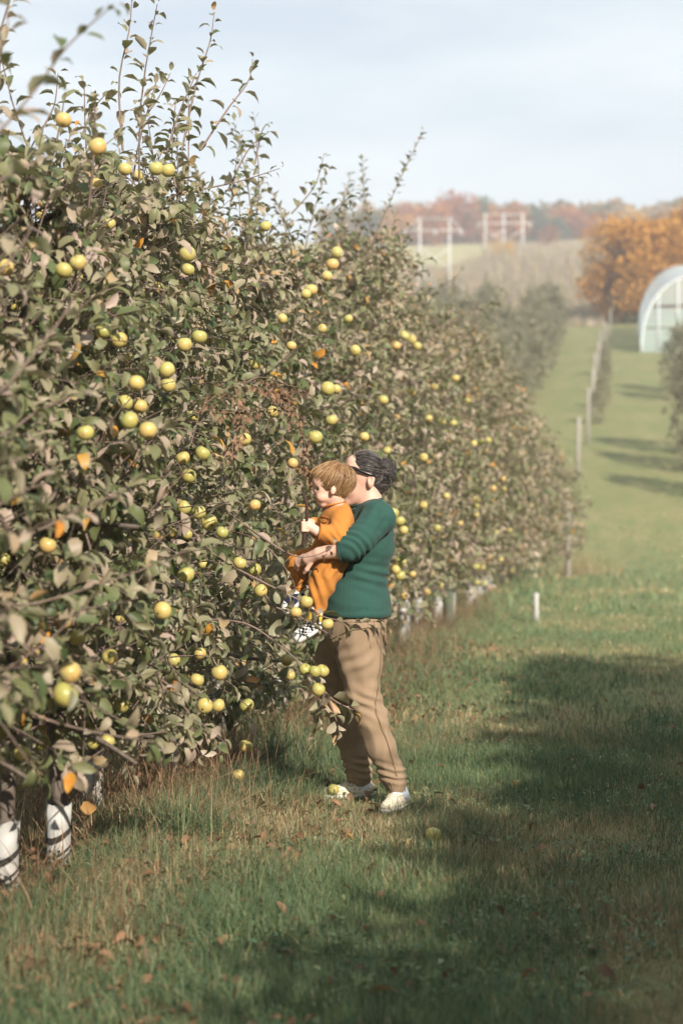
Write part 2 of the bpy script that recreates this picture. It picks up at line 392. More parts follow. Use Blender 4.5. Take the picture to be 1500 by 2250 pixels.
# apples seen in the photograph: (px, py, diameter px)
APP = [(140,264,36),(215,322,36),(275,372,33),(343,370,35),(369,374,32),(303,386,26),(213,405,28),(90,470,28),(66,438,22),(240,492,30),(218,445,25),
(12,588,38),(141,594,37),(172,577,38),(168,610,29),(412,558,35),(413,592,28),(348,632,26),(583,497,27),(740,555,26),(730,581,28),(718,607,26),(683,637,28),(672,646,22),
(708,722,22),(765,700,20),(35,672,32),(228,726,36),(262,747,34),(438,740,34),(457,744,24),(405,757,30),(283,789,27),(367,813,38),(370,846,32),(300,842,37),(275,885,34),
(308,893,32),(285,924,37),(325,946,38),(188,951,38),(145,941,34),(720,854,32),(739,855,22),(842,879,22),(728,923,26),(692,960,32),(536,966,33),(445,996,32),(402,1006,29),
(415,1046,32),(87,1016,24),(425,915,26),(643,1018,26),(1000,831,16),(888,738,24),(904,746,24),(916,760,20),(870,760,20),(1027,880,15),(930,1005,18),(995,930,16),(970,925,18),
(942,920,16),(1040,975,15),(1057,971,14),(1072,967,14),(13,1130,32),(105,1198,38),(8,1230,36),(560,1110,28),(405,1115,31),(437,1126,30),(460,1148,38),(488,1170,29),(350,1176,26),
(378,1170,24),(411,1173,26),(409,1262,38),(138,1363,38),(170,1400,38),(446,1240,22),(475,1243,24),(527,1237,29),(560,1252,27),(573,1298,29),(588,1284,26),(357,1342,37),(265,1358,26),
(45,1450,34),(72,1428,34),(242,1443,36),(155,1477,48),(144,1526,50),(382,1450,30),(440,1436,30),(482,1478,33),(433,1494,30),(625,1478,23),(637,1484,22),(630,1450,24),(267,1550,34),
(450,1551,34),(479,1550,29),(542,1550,34),(540,1640,29),(524,1703,26),(544,1698,22),(195,1600,33),(237,1628,35),(206,1632,33),(95,1632,34),(50,1655,38),(4,1610,36),(93,1590,30),
(864,1127,24),(878,1145,25),(886,1165,21),(880,1236,26),(869,1252,22),(878,1264,23),(906,1262,16),(937,1300,18),(966,1288,16),(888,1310,17),(845,1075,19),(1045,1098,16),(1048,1112,16),
(1046,1131,14),(1045,1245,15),(1058,1246,15),(1100,1230,14),(1120,1236,16),(1124,1254,14),(1083,1073,14),(1105,1075,14),(1047,1280,14),(1061,1282,14),(1105,1052,11),(1119,1165,11),
(800,960,24),(905,860,20),(955,850,17),(850,990,20),(600,905,26),(560,800,24),(640,760,24),(620,700,22),(780,770,22),(980,1090,16),(1010,1150,14),(960,1160,17),(930,1110,18),(1090,1170,12)]
def xface(z): return TREE_X + float(wprof(z, 3.6)) + 0.01
APPLES = []
for px, py, dm in APP:
    d = 8.0
    for _ in range(12):
        z = CAMZ + (1125 - py) / FPX * d
        d = 0.5 * d + 0.5 * min(34, max(4.2, xface(max(0.2, min(z, 3.4))) * FPX / (px - 1370)))
    d = max(d, 0.056 * FPX / dm) + RNG.uniform(0, .08); d = min(d, 8.9) if 600 < px < 800 and d < 12 and False else d
    dd = dm / FPX * d * 1.03; dd = min(max(dd, 0.056), 0.086)
    p = at(px, py, d)
    APPLES.append((px, py, d, dd, p))

SPECIAL = []     # extra shoots: (depth, [(px,py)...], leaves, size)
SPECIAL += [(8.3, [(270,330),(262,180),(285,60),(292,-40)], 24, .075), (8.6, [(400,330),(430,190),(462,90),(470,30)], 24, .07), (8.7, [(300,280),(345,220),(375,160)], 12, .065),
            (9.0, [(440,330),(500,240),(545,180),(555,130)], 18, .075), (9.4, [(500,420),(545,330),(590,290)], 14, .075), (9.2, [(420,420),(520,400),(615,370)], 15, .07),
            (11.4, [(640,470),(690,410),(712,340)], 16, .08), (11.8, [(690,500),(745,450),(775,430)], 12, .075), (14.5, [(780,560),(830,520),(860,520)], 10, .075),
            (16.5, [(930,740),(1020,690),(1095,660)], 14, .085), (17.5, [(900,680),(960,640),(1010,600)], 12, .08), (18.0, [(960,800),(1030,770),(1085,790)], 12, .08),
            (10.5, [(560,360),(575,290),(590,270)], 8, .065), (8.0, [(90,290),(120,230),(128,160)], 10, .06), (8.4, [(180,300),(205,240),(240,200)], 11, .07),
            (4.3, [(-60,340),(60,220),(150,100),(250,10)], 15, .068), (4.2, [(-60,420),(30,380),(130,330)], 9, .07), (4.4, [(-40,640),(60,520),(80,420)], 10, .07),
            (4.6, [(-30,880),(90,760),(165,650),(175,590)], 13, .07), (4.7, [(-20,960),(90,900),(210,850)], 11, .07), (4.9, [(40,1180),(180,1120),(280,1070)], 11, .06),
            (5.0, [(40,1330),(200,1290),(345,1240)], 13, .062), (4.8, [(-20,1480),(90,1420),(190,1330)], 10, .065), (5.6, [(0,1640),(40,1620),(90,1590)], 6, .06),
            (4.3, [(-40,150),(10,90),(20,20)], 9, .06), (4.4, [(-30,1040),(40,1010),(120,980)], 8, .065), (5.1, [(60,1560),(170,1600),(330,1630)], 12, .06)]
FRONT = [(7.55, [(560,1270),(620,1300),(668,1325),(700,1352),(780,1368),(850,1362)], 22, .060),
         (7.6, [(540,1370),(610,1415),(668,1465),(708,1515),(735,1550)], 9, .058),
         (-7.6, [(708,1515),(735,1540),(775,1560)], 9, .062), (-7.6, [(712,1525),(700,1570),(690,1610)], 6, .062), (-7.6, [(722,1540),(738,1580),(745,1612)], 7, .06),
         (7.5, [(590,1190),(650,1222),(700,1218),(735,1195)], 8, .05), (7.7, [(600,1215),(640,1270),(650,1300)], 6, .05), (7.6, [(600,1330),(640,1345),(700,1380),(735,1400)], 7, .055)]
FRONT_APP = [(650,1346,30,7.5),(673,1322,29,7.5),(719,1371,31,7.55),(699,1515,29,7.55),(692,1475,30,7.55),(708,1474,29,7.62),(670,1471,28,7.64)]

ROW_D = [4.15, 5.2, 6.15, 6.62, 7.95, 9.05]
while ROW_D[-1] < 39: ROW_D.append(ROW_D[-1] + 1.22)
TREES = []
for i, y in enumerate(ROW_D):
    # ROW_D holds the distance along the row
    rng = np.random.default_rng(100 + i)
    H = 3.40 + rng.uniform(-0.30, 0.35) + 0.25 * min(1, max(0, (y - 9) / 6)) - 0.5 * max(0, (y - 30) / 12)
    if y < 10: H = [2.35, 2.45, 2.75, 2.85, 3.0, 3.05][i] if i < 6 else 3.05
    H = {6: 3.15, 7: 3.30, 8: 2.95, 9: 3.60}.get(i, H)
    x = TREE_X + rng.uniform(-0.10, 0.10)
    if 2 <= i <= 5:
        q_ = at(*[(14, 1125, 6.2), (130, 1125, 6.6), (205, 1125, 7.94), (370, 1125, 9.05)][i - 2]); x, y = float(q_[0]), float(q_[1])
    base = np.array([x, y, float(gz(x, y))])
    if y < 11: args = (460, 11, 0.083)
    elif y < 18: args = (420, 10, 0.087)
    else: args = (300, 10, 0.105)
    if i in (2, 3): args = (350, 11, 0.082)      # two stems close together
    tr, tw, L = gen_tree(rng, base, H, *args, leaders=3 if y < 7 else 6, wide=1.0 + 0.5 * min(1, max(0, (y - 9) / 13)) + .75 * min(1, max(0, (y - 22) / 12)), rsh=.13 * min(1, max(0, (y - 11) / 9)), zmin=[.74, .70, .56, .52, .36, .30, .30, .34][i] if i < 8 else (.62 if i < 22 else .45))  # rsh: haze over the far row put into paler leaf tones
    TREES.append(dict(i=i, y=y, base=base, H=H, tr=tr, tw=tw, L=L, n=args[0]))
def tree_for(p):
    return min(range(len(TREES)), key=lambda k: abs(TREES[k]['y'] - p[1]))
rs = np.random.default_rng(55)
for lst, front in ((SPECIAL, False), (FRONT, True)):
    for d, pts, n, sz in lst:
        sub_b = d < 0; d = abs(d)
        P3 = [at(px, py, d + (0.0 if front else rs.uniform(-0.05, 0.05)) + 0.04 * k) for k, (px, py) in enumerate(pts)]
        t = TREES[tree_for(P3[0])]
        if (front or d < 5.2) and not sub_b:                                   # run back into the crown
            t = TREES[tree_for(P3[0] + np.array([0, 0.3, 0]))]
            root = P3[0] + np.array([-0.42, 0.34 + rs.uniform(-.2, .3), rs.uniform(-.05, .30)])
            Pc = spline([root, (root + P3[0]) / 2 + rs.normal(0, .04, 3)] + P3, 22); lead = 2; n = int(n * (2.2 if front else 2.3))
        else: Pc = spline(P3, 12); lead = 0
        t['tw'].tube(Pc, np.linspace(0.0062, 0.0018, len(Pc)), 5, cap=False)
        LL = shoot_leaves(Pc[lead:], rs, n, sz * (1.35 if front else 1.15), rs.uniform(0.35, 0.7), 0.85, 0.35 if front else 0.2)
        LL['key'] = np.ones(len(LL['len']))
        t.setdefault('extra', []).append(LL)
for t in TREES:
    t['L']['key'] = np.zeros(len(t['L']['len']))
    if 'extra' in t: t['L'] = cat_leaves([t['L']] + t['extra'])
    # leaves do not hide the apples that hang in front of them, nor grow into the people's space
    px, py, d = project(t['L']['pos'] + 0.4 * t['L']['len'][:, None] * frames(t['L']['dir'], t['L']['nrm'])[0])
    keep = np.ones(len(d), bool); rk = np.random.default_rng(900 + t['i']).random(len(d))
    for (ax, ay, ad, add, ap) in APPLES:
        rr = add / ad * FPX * 0.5
        near = ((px - ax) ** 2 + (py - ay) ** 2 < (rr * (1.0 if ad < 12 else 1.3) + (.33 if ad < 8.5 else .26) * t['L']['len'] / np.maximum(d, 1) * FPX) ** 2) & (d < ad + add * 0.5)
        keep &= ~(near & (rk < (0.97 if ad < 8.5 else 0.90)))
    inpeople = (px > 600) & (px < 905) & (py > 985) & (py < 1790) & (d < 8.35)
    keep &= ~(inpeople & (t['L']['key'] < 0.5))
    t['L'] = sub(t['L'], np.nonzero(keep)[0])

# which leaves show: nearest leaf in each small image cell
allp = np.concatenate([t['L']['pos'] for t in TREES]); own = np.concatenate([np.full(len(t['L']['len']), t['i']) for t in TREES])
loc = np.concatenate([np.arange(len(t['L']['len'])) for t in TREES]); lens = np.concatenate([t['L']['len'] for t in TREES])
px, py, d = project(allp); inside = (px > -5) & (px < 1505) & (py > -5) & (py < 2255) & (d > 1)
cell = np.where(inside, (px // 9).astype(int) + 1000 * (py // 9).astype(int), -1)
order = np.lexsort((d, cell)); cs = cell[order]; first = np.concatenate([[True], cs[1:] != cs[:-1]]) & (cs >= 0)
vis = np.zeros(len(d), bool); vis[order[first]] = True
LEAF_ME = []
for k, (tv, tt, tq) in enumerate(TEMPL):
    me = mk_mesh('leaf', tv, [tt, tq]); me.materials.append(M_leaf_obj); LEAF_ME.append(me)

TREE_LABEL = {0: 'out of focus apple tree nearest the camera, its shoots crossing the left photo edge',
              1: 'second apple tree from the camera, its stem just outside the left photo edge',
              2: 'apple tree whose white-sleeved trunk stands at the very left photo edge',
              3: 'apple tree with crooked bare trunk above the banded white guard, lower left',
              4: 'apple tree with a half hidden narrow white guard right of the banded trunk',
              5: 'apple tree with upright white guard among dry stalks, left of the adult',
              6: 'apple tree directly behind the toddler, laden with yellow apples',
              7: 'apple tree rising behind the heads of adult and toddler',
              8: 'first apple tree right behind the back of the adult',
              9: 'second apple tree beyond the adult along the leafy row'}
LEAF_TREES = 9
def guard(base, h, parent, rng, band=False, r=0.062, tilt=0.0):
    mb = MB(); k = 14; a = np.arange(k) * 2 * math.pi / k
    zs = [0.0, h * 0.35, h * 0.7, h]; rings = []
    for q, z in enumerate(zs):
        rr = r * (1 + 0.06 * math.sin(q * 2.1 + rng.uniform(0, 3)))
        jag = (rng.normal(0, 0.008, k) if q == 3 else 0)
        rings.append(np.stack([np.cos(a) * rr + tilt * z, np.sin(a) * rr, z + jag + 0 * a], -1))
    V = np.vstack(rings + [np.stack([np.cos(a) * r * .93 + tilt * h, np.sin(a) * r * .93, h - 0.004 + 0 * a], -1), np.stack([np.cos(a) * r * .93, np.sin(a) * r * .93, 0.02 + 0 * a], -1)])
    Q = []
    for q in range(5):
        for j in range(k): Q.append((q * k + j, q * k + (j + 1) % k, (q + 1) * k + (j + 1) % k, (q + 1) * k + j))
    mb.add(V, (), Q)
    g = mb.build('trunk_guard', M_guard, parent)
    if band:
        for zz in (0.60, 0.36, 0.27):
            b = MB(); zc = h * zz + 0.035 * np.sin(a + 0.5)
            w = 0.012 if zz > .5 else .006
            lo = np.stack([np.cos(a) * r * 1.07 + tilt * zc, np.sin(a) * r * 1.07, zc - w], -1); hi = np.stack([np.cos(a) * r * 1.07 + tilt * zc, np.sin(a) * r * 1.07, zc + w], -1)
            b.add(np.vstack([lo, hi]), (), [(j, (j + 1) % k, k + (j + 1) % k, k + j) for j in range(k)])
            b.build('gap_band', M_hole, g)
        for q in range(9):
            b = MB(); an = -1.9 + (q % 5) * 0.33; zz = 0.045 + 0.03 * (q // 5) + 0.01 * (q % 2); s = 0.0055
            c = np.array([math.cos(an) * r * 1.075, math.sin(an) * r * 1.075, zz]); t1 = np.array([-math.sin(an), math.cos(an), 0]); t2 = np.array([0, 0, 1.0])
            aa = np.arange(8) * math.pi / 4
            b.add(np.vstack([c[None] + s * (np.cos(aa)[:, None] * t1 + np.sin(aa)[:, None] * t2), c[None]]), [(j, (j + 1) % 8, 8) for j in range(8)])
            b.build('vent_hole', M_hole, g)
    return g
for t in TREES:
    i = t['i']; rng = np.random.default_rng(400 + i)
    root = empty('apple_tree', t['base'])
    if 10 <= i <= 14: TREE_LABEL[i] = ['third', 'fourth', 'fifth', 'sixth', 'seventh'][i - 10] + ' apple tree beyond the adult along the leafy row'
    lab = TREE_LABEL.get(i, 'apple tree far along the leafy row beyond the adult, blending with its neighbours')
    tag(root, lab, 'tree', 'apple trees of the long leafy row')
    off = t['base']
    V = np.concatenate(t['tr'].V) - off; t['tr'].V = [V]
    t['tr'].build('trunk', M_bark, root)
    L = t['L']; n = len(L['len']); chosen = np.zeros(n, bool)
    if i < LEAF_TREES:
        m = own == i; sel = np.nonzero(m)[0]; v = vis[sel]; sz = lens[sel] / d[sel] * (1 + 0.5 * L['key'])
        cand = np.nonzero(v)[0]; cand = cand[np.argsort(-sz[cand])][:300]
        chosen[cand] = True
        dd_, ss_, nn_ = frames(L['dir'], L['nrm'])
        for q in cand:
            o = bpy.data.objects.new('leaf', LEAF_ME[int(L['var'][q]) % len(LEAF_ME)]); COL.objects.link(o); o.parent = root
            M = Matrix(((dd_[q][0], ss_[q][0], nn_[q][0]), (dd_[q][1], ss_[q][1], nn_[q][1]), (dd_[q][2], ss_[q][2], nn_[q][2])))
            o.rotation_mode = 'QUATERNION'; o.rotation_quaternion = M.to_quaternion(); s = float(L['len'][q]); o.scale = (s, s, s)
            o.location = Vector(L['pos'][q] - off)
    rest = sub(L, np.nonzero(~chosen)[0])
    V, T, Q, rr = leaves_mesh(rest, TEMPL if t['y'] < 11.2 else TEMPL_LOW)
    twV = np.concatenate(t['tw'].V); twQ = np.concatenate(t['tw'].Q)
    nl = len(V)
    me = mk_mesh('crown', np.vstack([V, twV]) - off, [T, np.vstack([Q, twQ + nl])] if len(Q) else [T, twQ + nl])
    me.materials.append(M_leaf); me.materials.append(M_twig)
    mi = np.zeros(len(T) + len(Q) + len(twQ), np.int32); mi[len(T) + len(Q):] = 1
    me.polygons.foreach_set('material_index', mi)
    set_attr(me, 'rnd', np.concatenate([rr, np.zeros(len(twV))]))
    o = link('crown', me, None, root); o['kind'] = 'stuff'
    if 2 <= i <= 5: guard(t['base'], [0.27, 0.26, 0.22, 0.34][i - 2], root, rng, band=(i in (2, 3)), r=0.049)
    elif i > 5 and i < 24: guard(t['base'], rng.uniform(0.35, 0.55), root, rng, tilt=rng.uniform(-.15, .15), r=0.055)

# ------------------------------------------------------------------ apples
def apple_mesh():
    k, m = 18, 12; V = []
    for q in range(m + 1):
        th = math.pi * q / m
        r = math.sin(th) * 0.5 * (1 + 0.05 * math.cos(th)); z = math.cos(th) * 0.46
        if q <= 2: z -= 0.10 * (1 - q / 3) ** 1.5
        if q >= m - 1: z += 0.05 * (q - m + 2) / 2
        for j in range(k):
            a = j * 2 * math.pi / k; rr = r * (1 + 0.018 * math.cos(5 * a) * (q / m))
            V.append((rr * math.cos(a), rr * math.sin(a), z))
    Q = [(q * k + j, (q + 1) * k + j, (q + 1) * k + (j + 1) % k, q * k + (j + 1) % k) for q in range(m) for j in range(k)]
    return mk_mesh('apple', V, [Q])
ME_apple = apple_mesh(); ME_apple.materials.append(M_apple)
mb = MB(); mb.tube([(0, 0, 0.33), (0.01, 0, 0.45), (0.05, 0.01, 0.58)], [0.022, 0.018, 0.024], 5); ME_stem = mb.mesh('stem'); ME_stem.materials.append(M_stem)
mb = MB(); mb.tube([(0, 0, -0.445), (0, 0, -0.40)], [0.075, 0.03], 6); ME_calyx = mb.mesh('calyx'); ME_calyx.materials.append(M_stem)
def apple(p, dia, label, group, rng, detail=True, tilt=0.5):
    o = link('apple', ME_apple); o.location = p; s = dia * (1 + rng.normal(0, 0.05)); o.scale = (s, s, s * rng.uniform(0.95, 1.08))
    o.rotation_euler = (rng.normal(0, tilt), rng.normal(0, tilt), rng.uniform(0, 6.28))
    tag(o, label, 'apple', group)
    if detail:
        link('stem', ME_stem, None, o); link('calyx', ME_calyx, None, o)
    return o
XB = [(130, 'at the left photo edge'), (235, 'over the banded white trunk guard'), (330, 'right of the banded white guard column'), (430, 'in line with the upright white guard'), (520, 'right of the upright white guard column'),
      (640, 'just left of the toddler'), (765, 'in the column of the toddler'), (860, 'in the column of the adult'), (960, 'just behind the adult back'), (2000, 'far along the row')]
YB = [(420, 'in the topmost leaves'), (660, 'in the upper crown'), (880, 'well above head height'), (1060, 'at head height'), (1220, 'at chest height'), (1400, 'at hip height'), (1510, 'at thigh height'), (1590, 'at knee height'), (3000, 'low near the ground')]
cells = {}
for k, a in enumerate(APPLES):
    xb = next(n for lim, n in XB if a[0] < lim); yb = next(n for lim, n in YB if a[1] < lim); cells.setdefault((xb, yb), []).append(k)
ORD = ['leftmost', 'second from left', 'third from left', 'fourth from left', 'fifth from left', 'sixth from left', 'seventh from left', 'eighth from left', 'ninth from left', 'tenth from left', 'eleventh from left', 'twelfth from left', 'thirteenth from left', 'fourteenth from left']
ra = np.random.default_rng(31)
for (xb, yb), ks in cells.items():
    ks = sorted(ks, key=lambda k: APPLES[k][0])
    for n, k in enumerate(ks):
        a = APPLES[k]
        lab = f'yellow-green apple {yb} {xb}' + (f', {ORD[n]}' if len(ks) > 1 else '')
        apple(a[4], a[3], lab, 'apples hanging on the row of trees', ra, detail=a[2] < 11)
FA = ['apple beside the toddler leg, lower left of two', 'apple hanging in front of the toddler trouser hem', 'apple before the adult waistband right of the checkered shoe', 'single lowest apple on the branch before the adult thigh',
      'left apple of an overlapping pair before the adult thigh', 'right apple of an overlapping pair before the adult thigh', 'half hidden apple left of the overlapping pair before the thigh']
for (px_, py_, dm, dd_), lab in zip(FRONT_APP, FA):
    apple(at(px_, py_, dd_), dm / FPX * dd_, 'yellow-green ' + lab, 'apples hanging on the row of trees', ra, tilt=0.35)
for px_, py_, dm, lab in ((732, 1764, 22, 'small yellow windfall apple in grass before the adult shoes'), (951, 1866, 29, 'yellow windfall apple lying in the grass, lower right of the shoes'),):
    dg = CAMZ * FPX / (py_ - 1125); p = at(px_, py_, dg); p[2] = float(gz(p[0], p[1])) + 0.052
    apple(p, 0.062 if dm > 25 else 0.055, lab, 'windfall apples', ra)

# ------------------------------------------------------------------ grass
def vnoise(x, y, s, seed=0):
    x = x * s + seed * 17.3; y = y * s - seed * 9.1
    xi = np.floor(x).astype(int); yi = np.floor(y).astype(int); fx = x - xi; fy = y - yi
    def h(a, b): 
        n = (a * 374761393 + b * 668265263 + seed * 1442695) & 0xffffffff
        n = ((n ^ (n >> 13)) * 1274126177) & 0xffffffff
        return ((n ^ (n >> 16)) & 0xffff) / 65535.0
    ux = fx * fx * (3 - 2 * fx); uy = fy * fy * (3 - 2 * fy)
    return (h(xi, yi) * (1 - ux) + h(xi + 1, yi) * ux) * (1 - uy) + (h(xi, yi + 1) * (1 - ux) + h(xi + 1, yi + 1) * ux) * uy
def fbm(x, y, s, seed=0): return 0.55 * vnoise(x, y, s, seed) + 0.3 * vnoise(x, y, s * 2.3, seed + 1) + 0.15 * vnoise(x, y, s * 5.1, seed + 2)
def blades(name, x, y, h, w, col, rng, lean=0.5, segs=3, z=None, label=None, cat=None, parent=None):
    n = len(x); z = gz(x, y) - 0.006 if z is None else z
    a = rng.uniform(0, 2 * math.pi, n); ld = np.stack([np.cos(a), np.sin(a)], -1) * (np.abs(rng.normal(0, lean, n)))[:, None]
    b = rng.uniform(0, 2 * math.pi, n); sd = np.stack([np.cos(b), np.sin(b)], -1)
    V = np.zeros((n, 2 * segs + 1, 3))
    for k in range(segs + 1):
        t = k / segs; off = ld * (h * t ** 1.8)[:, None]; hz = h * t * (1 - 0.25 * t * np.minimum(1, np.linalg.norm(ld, axis=1)))
        ww = w * (1 - t ** 1.5) * 0.5
        if k < segs:
            for sgn, q in ((1, 0), (-1, 1)):
                V[:, 2 * k + q, 0] = x + off[:, 0] + sgn * sd[:, 0] * ww; V[:, 2 * k + q, 1] = y + off[:, 1] + sgn * sd[:, 1] * ww; V[:, 2 * k + q, 2] = z + hz
        else:
            V[:, 2 * k, 0] = x + off[:, 0]; V[:, 2 * k, 1] = y + off[:, 1]; V[:, 2 * k, 2] = z + hz
    m = 2 * segs + 1; base = (np.arange(n) * m)[:, None]
    Q = np.concatenate([base + np.array([2 * k, 2 * k + 1, 2 * k + 3, 2 * k + 2]) for k in range(segs - 1)]) if segs > 1 else np.zeros((0, 4), int)
    T = base + np.array([2 * segs - 2, 2 * segs - 1, 2 * segs])
    me = mk_mesh(name, V.reshape(-1, 3), [T, Q])
    C = np.repeat(np.concatenate([col, np.ones((n, 1))], 1), m, axis=0); set_attr(me, 'col', C, 'FLOAT_COLOR')
    me.materials.append(M_blade)
    o = link(name, me, None, parent); tag(o, label, cat, None, 'stuff')
    return o
GREENS = np.array([[0.080, 0.130, 0.055], [0.125, 0.178, 0.080], [0.185, 0.222, 0.115], [0.085, 0.145, 0.088]])
DRYS = np.array([[0.38, 0.31, 0.18], [0.31, 0.23, 0.125], [0.46, 0.39, 0.24], [0.25, 0.165, 0.095]])
rg = np.random.default_rng(11)
def scatter(n, d0, d1, bias):
    dd = d0 + (d1 - d0) * rg.random(n) ** bias
    xc = dd * (rg.uniform(-60, 1560, n) - 750) / FPX
    P = RIGHT[None] * xc[:, None] + FWD[None] * dd[:, None]
    return P[:, 0], P[:, 1], dd
def grass_layer(name, n, d0, d1, bias, hs, ws, label):
    x, y, dd = scatter(n, d0, d1, bias)
    k = x > -3.4; x, y, dd = x[k], y[k], dd[k]; n = len(x)
    clump = fbm(x, y, 2.6, 3); patch = fbm(x * 1.0, y * 0.55, 0.95, 8); fine = rg.random(n)
    keep = rg.random(n) < 0.45 + 0.9 * clump; x, y, dd, clump, patch, fine = (v[keep] for v in (x, y, dd, clump, patch, fine)); n = len(x)
    mid = np.exp(-((x - 0.15) / 0.75) ** 2) * 0.16           # the trodden, browner middle of the lane
    under = np.clip((-1.95 - x) / 0.4, 0, 1) * 0.42
    pdry = np.clip((patch - 0.42) * 2.4 + mid * (dd < 16) + under + 0.03 - .04 * (dd > 11), 0.04, 0.85)
    isdry = rg.random(n) < pdry
    col = np.where(isdry[:, None], DRYS[rg.integers(0, 4, n)], GREENS[rg.integers(0, 4, n)]) * rg.uniform(0.75, 1.25, (n, 1))
    col *= 1 + .28 * np.clip((dd - 11) / 16, 0, 1)[:, None]                     # blade colour turns paler with distance down the lane
    h = hs * (0.45 + 1.15 * clump) * rg.uniform(0.6, 1.35, n) * np.where(isdry, 0.72, 1.0)
    h *= 1 + 0.55 * np.exp(-((x + 1.75) / 0.38) ** 2)
    w = ws * rg.uniform(0.6, 1.4, n)
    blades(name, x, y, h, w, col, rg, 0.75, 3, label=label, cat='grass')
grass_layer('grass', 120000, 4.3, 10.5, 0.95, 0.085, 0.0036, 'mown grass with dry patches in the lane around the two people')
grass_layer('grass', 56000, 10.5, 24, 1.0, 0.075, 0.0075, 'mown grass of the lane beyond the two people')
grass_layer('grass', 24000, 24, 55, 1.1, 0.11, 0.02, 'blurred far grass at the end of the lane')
# tussocks
def tuft(cx, cy, n, hgt, rad, greenish, label):
    x = cx + rg.normal(0, rad, n); y = cy + rg.normal(0, rad, n)
    col = np.where((rg.random(n) < greenish)[:, None], GREENS[rg.integers(0, 4, n)] * 0.9, DRYS[rg.integers(0, 4, n)]) * rg.uniform(0.8, 1.2, (n, 1))
    blades('grass_tussock', x, y, hgt * rg.uniform(0.5, 1.2, n), np.full(n, 0.006), col, rg, 0.8, 4, label=label, cat='grass')
for px_, py_, hgt, rad, g, lab in ((640, 1690, .26, .08, .9, 'long green grass tussock left of the adult shoes'), (400, 1860, .24, .10, .85, 'dark green grass tussock by the dry weeds, lower left'), (560, 1640, .30, .12, .8, 'tall grass under the branches left of the adult'),
                               (1270, 1265, .75, .35, .0, 'tan dry grass clump at the far end of the row'), (620, 1560, .35, .12, .7, 'tall grass behind the hanging lowest branch'), (900, 1440, .35, .2, .6, 'tall grass around the white guards behind the adult'),
                               (300, 1840, .2, .15, .4, 'mixed dry grass at the foot of the row, lower left')):
    dg = min(45, CAMZ * FPX / (py_ - 1125)); p = at(px_, py_, dg); tuft(p[0], p[1], 420, hgt, rad, g, lab)
# dry stalks under the trees
n = 7500; yy = 4.6 + 20 * rg.random(n) ** 1.5; xx = rg.normal(-2.25, 0.32, n); kk = fbm(xx, yy, 1.1, 21) > 0.42; xx, yy = xx[kk], yy[kk]; n = len(xx)
blades('dry_weeds', xx, yy, rg.uniform(0.08, 0.50, n) * np.where(yy < 7, .6, 1.0), np.full(n, 0.005), np.array([[0.23, 0.145, 0.085]]) * rg.uniform(0.45, 1.45, (n, 1)) * np.array([[1, 1, 1]]), rg, 0.9, 4, label='dry brown weeds standing under the row of trees', cat='weeds')
# low broad-leaved weeds in the shaded lane (clover like)
def clover(n):
    x, y, dd = scatter(n, 4.4, 12, 0.9); k = (x > -1.4) & (fbm(x, y, 1.6, 41) > 0.50); x, y = x[k], y[k]; n = len(x)
    L = dict(pos=np.stack([x, y, gz(x, y) + rg.uniform(0.015, 0.05, n)], -1), dir=np.concatenate([rg.normal(0, 1, (n, 2)), rg.normal(0, .15, (n, 1))], 1), nrm=np.concatenate([rg.normal(0, .3, (n, 2)), np.ones((n, 1))], 1), len=rg.uniform(0.018, 0.038, n), rnd=rg.uniform(0, .4, n), var=rg.integers(0, 60, n))
    V, T, Q, r = leaves_mesh(L, TEMPL_LOW); me = mk_mesh('clover', V, [T]); set_attr(me, 'col', np.concatenate([np.repeat(GREENS[rg.integers(0, 4, n)] * rg.uniform(.8, 1.4, (n, 1)), 5, axis=0), np.ones((n * 5, 1))], 1)[:len(V)], 'FLOAT_COLOR')
    me.materials.append(M_blade); tag(link('clover', me), 'small round-leaved weeds in the shaded lane', 'weeds', None, 'stuff')
clover(16000)
# fallen leaves: those that can be told apart are things, the litter under the trees is stuff
FL = [(705, 1635, .07, 'brown curled fallen leaf left of the adult shins'), (640, 1652, .06, 'reddish fallen leaf beside the green tussock'), (690, 1720, .09, 'brown fallen leaf cluster left of the far shoe'), (675, 1738, .06, 'yellow-orange fallen leaf left of the far shoe'),
      (905, 1872, .055, 'rust fallen leaf beside the windfall apple'), (873, 2218, .085, 'red-brown fallen leaf at the bottom photo edge'), (1250, 1690, .07, 'rusty fallen leaf in the shaded lane, right'), (1380, 1785, .06, 'pale fallen leaf in the shaded lane, far right'),
      (1140, 1730, .05, 'small tan fallen leaf in the lane right of the adult'), (760, 1860, .06, 'pink-brown fallen leaf below the adult shoes'), (1185, 2032, .07, 'pale grey fallen leaf in the shade, lower right'), (430, 2035, .08, 'brown fallen leaf in long grass, lower left'),
      (655, 1905, .06, 'tan fallen leaf left below the adult shoes'), (180, 1866, .10, 'bright orange upright dead leaf beside the banded trunk guard'), (1130, 1520, .05, 'small brown leaf on the sunny grass right of the adult')]
for k, (px_, py_, s, lab) in enumerate(FL):
    dg = CAMZ * FPX / (py_ - 1125); p = at(px_, py_, dg); p[2] = float(gz(p[0], p[1])) + (0.05 if s < .1 else .12)
    me = LEAF_ME[k % 5].copy(); me.materials.clear(); me.materials.append(M_dry_leaf)
    o = link('fallen_leaf', me); o.location = p; o.scale = (s * 1.25,) * 3; o.rotation_euler = (rg.normal(0, .4), rg.normal(0.2, .4), rg.uniform(0, 6.28))
    if s >= .1: o.rotation_euler = (1.2, -1.0, 0.5)
    tag(o, lab, 'leaf', 'fallen leaves in the grass')
n = 5600; yy = 4.4 + 14 * rg.random(n) ** 1.7; xx = rg.normal(-2.1, .45, n); xx = np.where(rg.random(n) < .035, rg.uniform(-1.8, 1.2, n), xx)
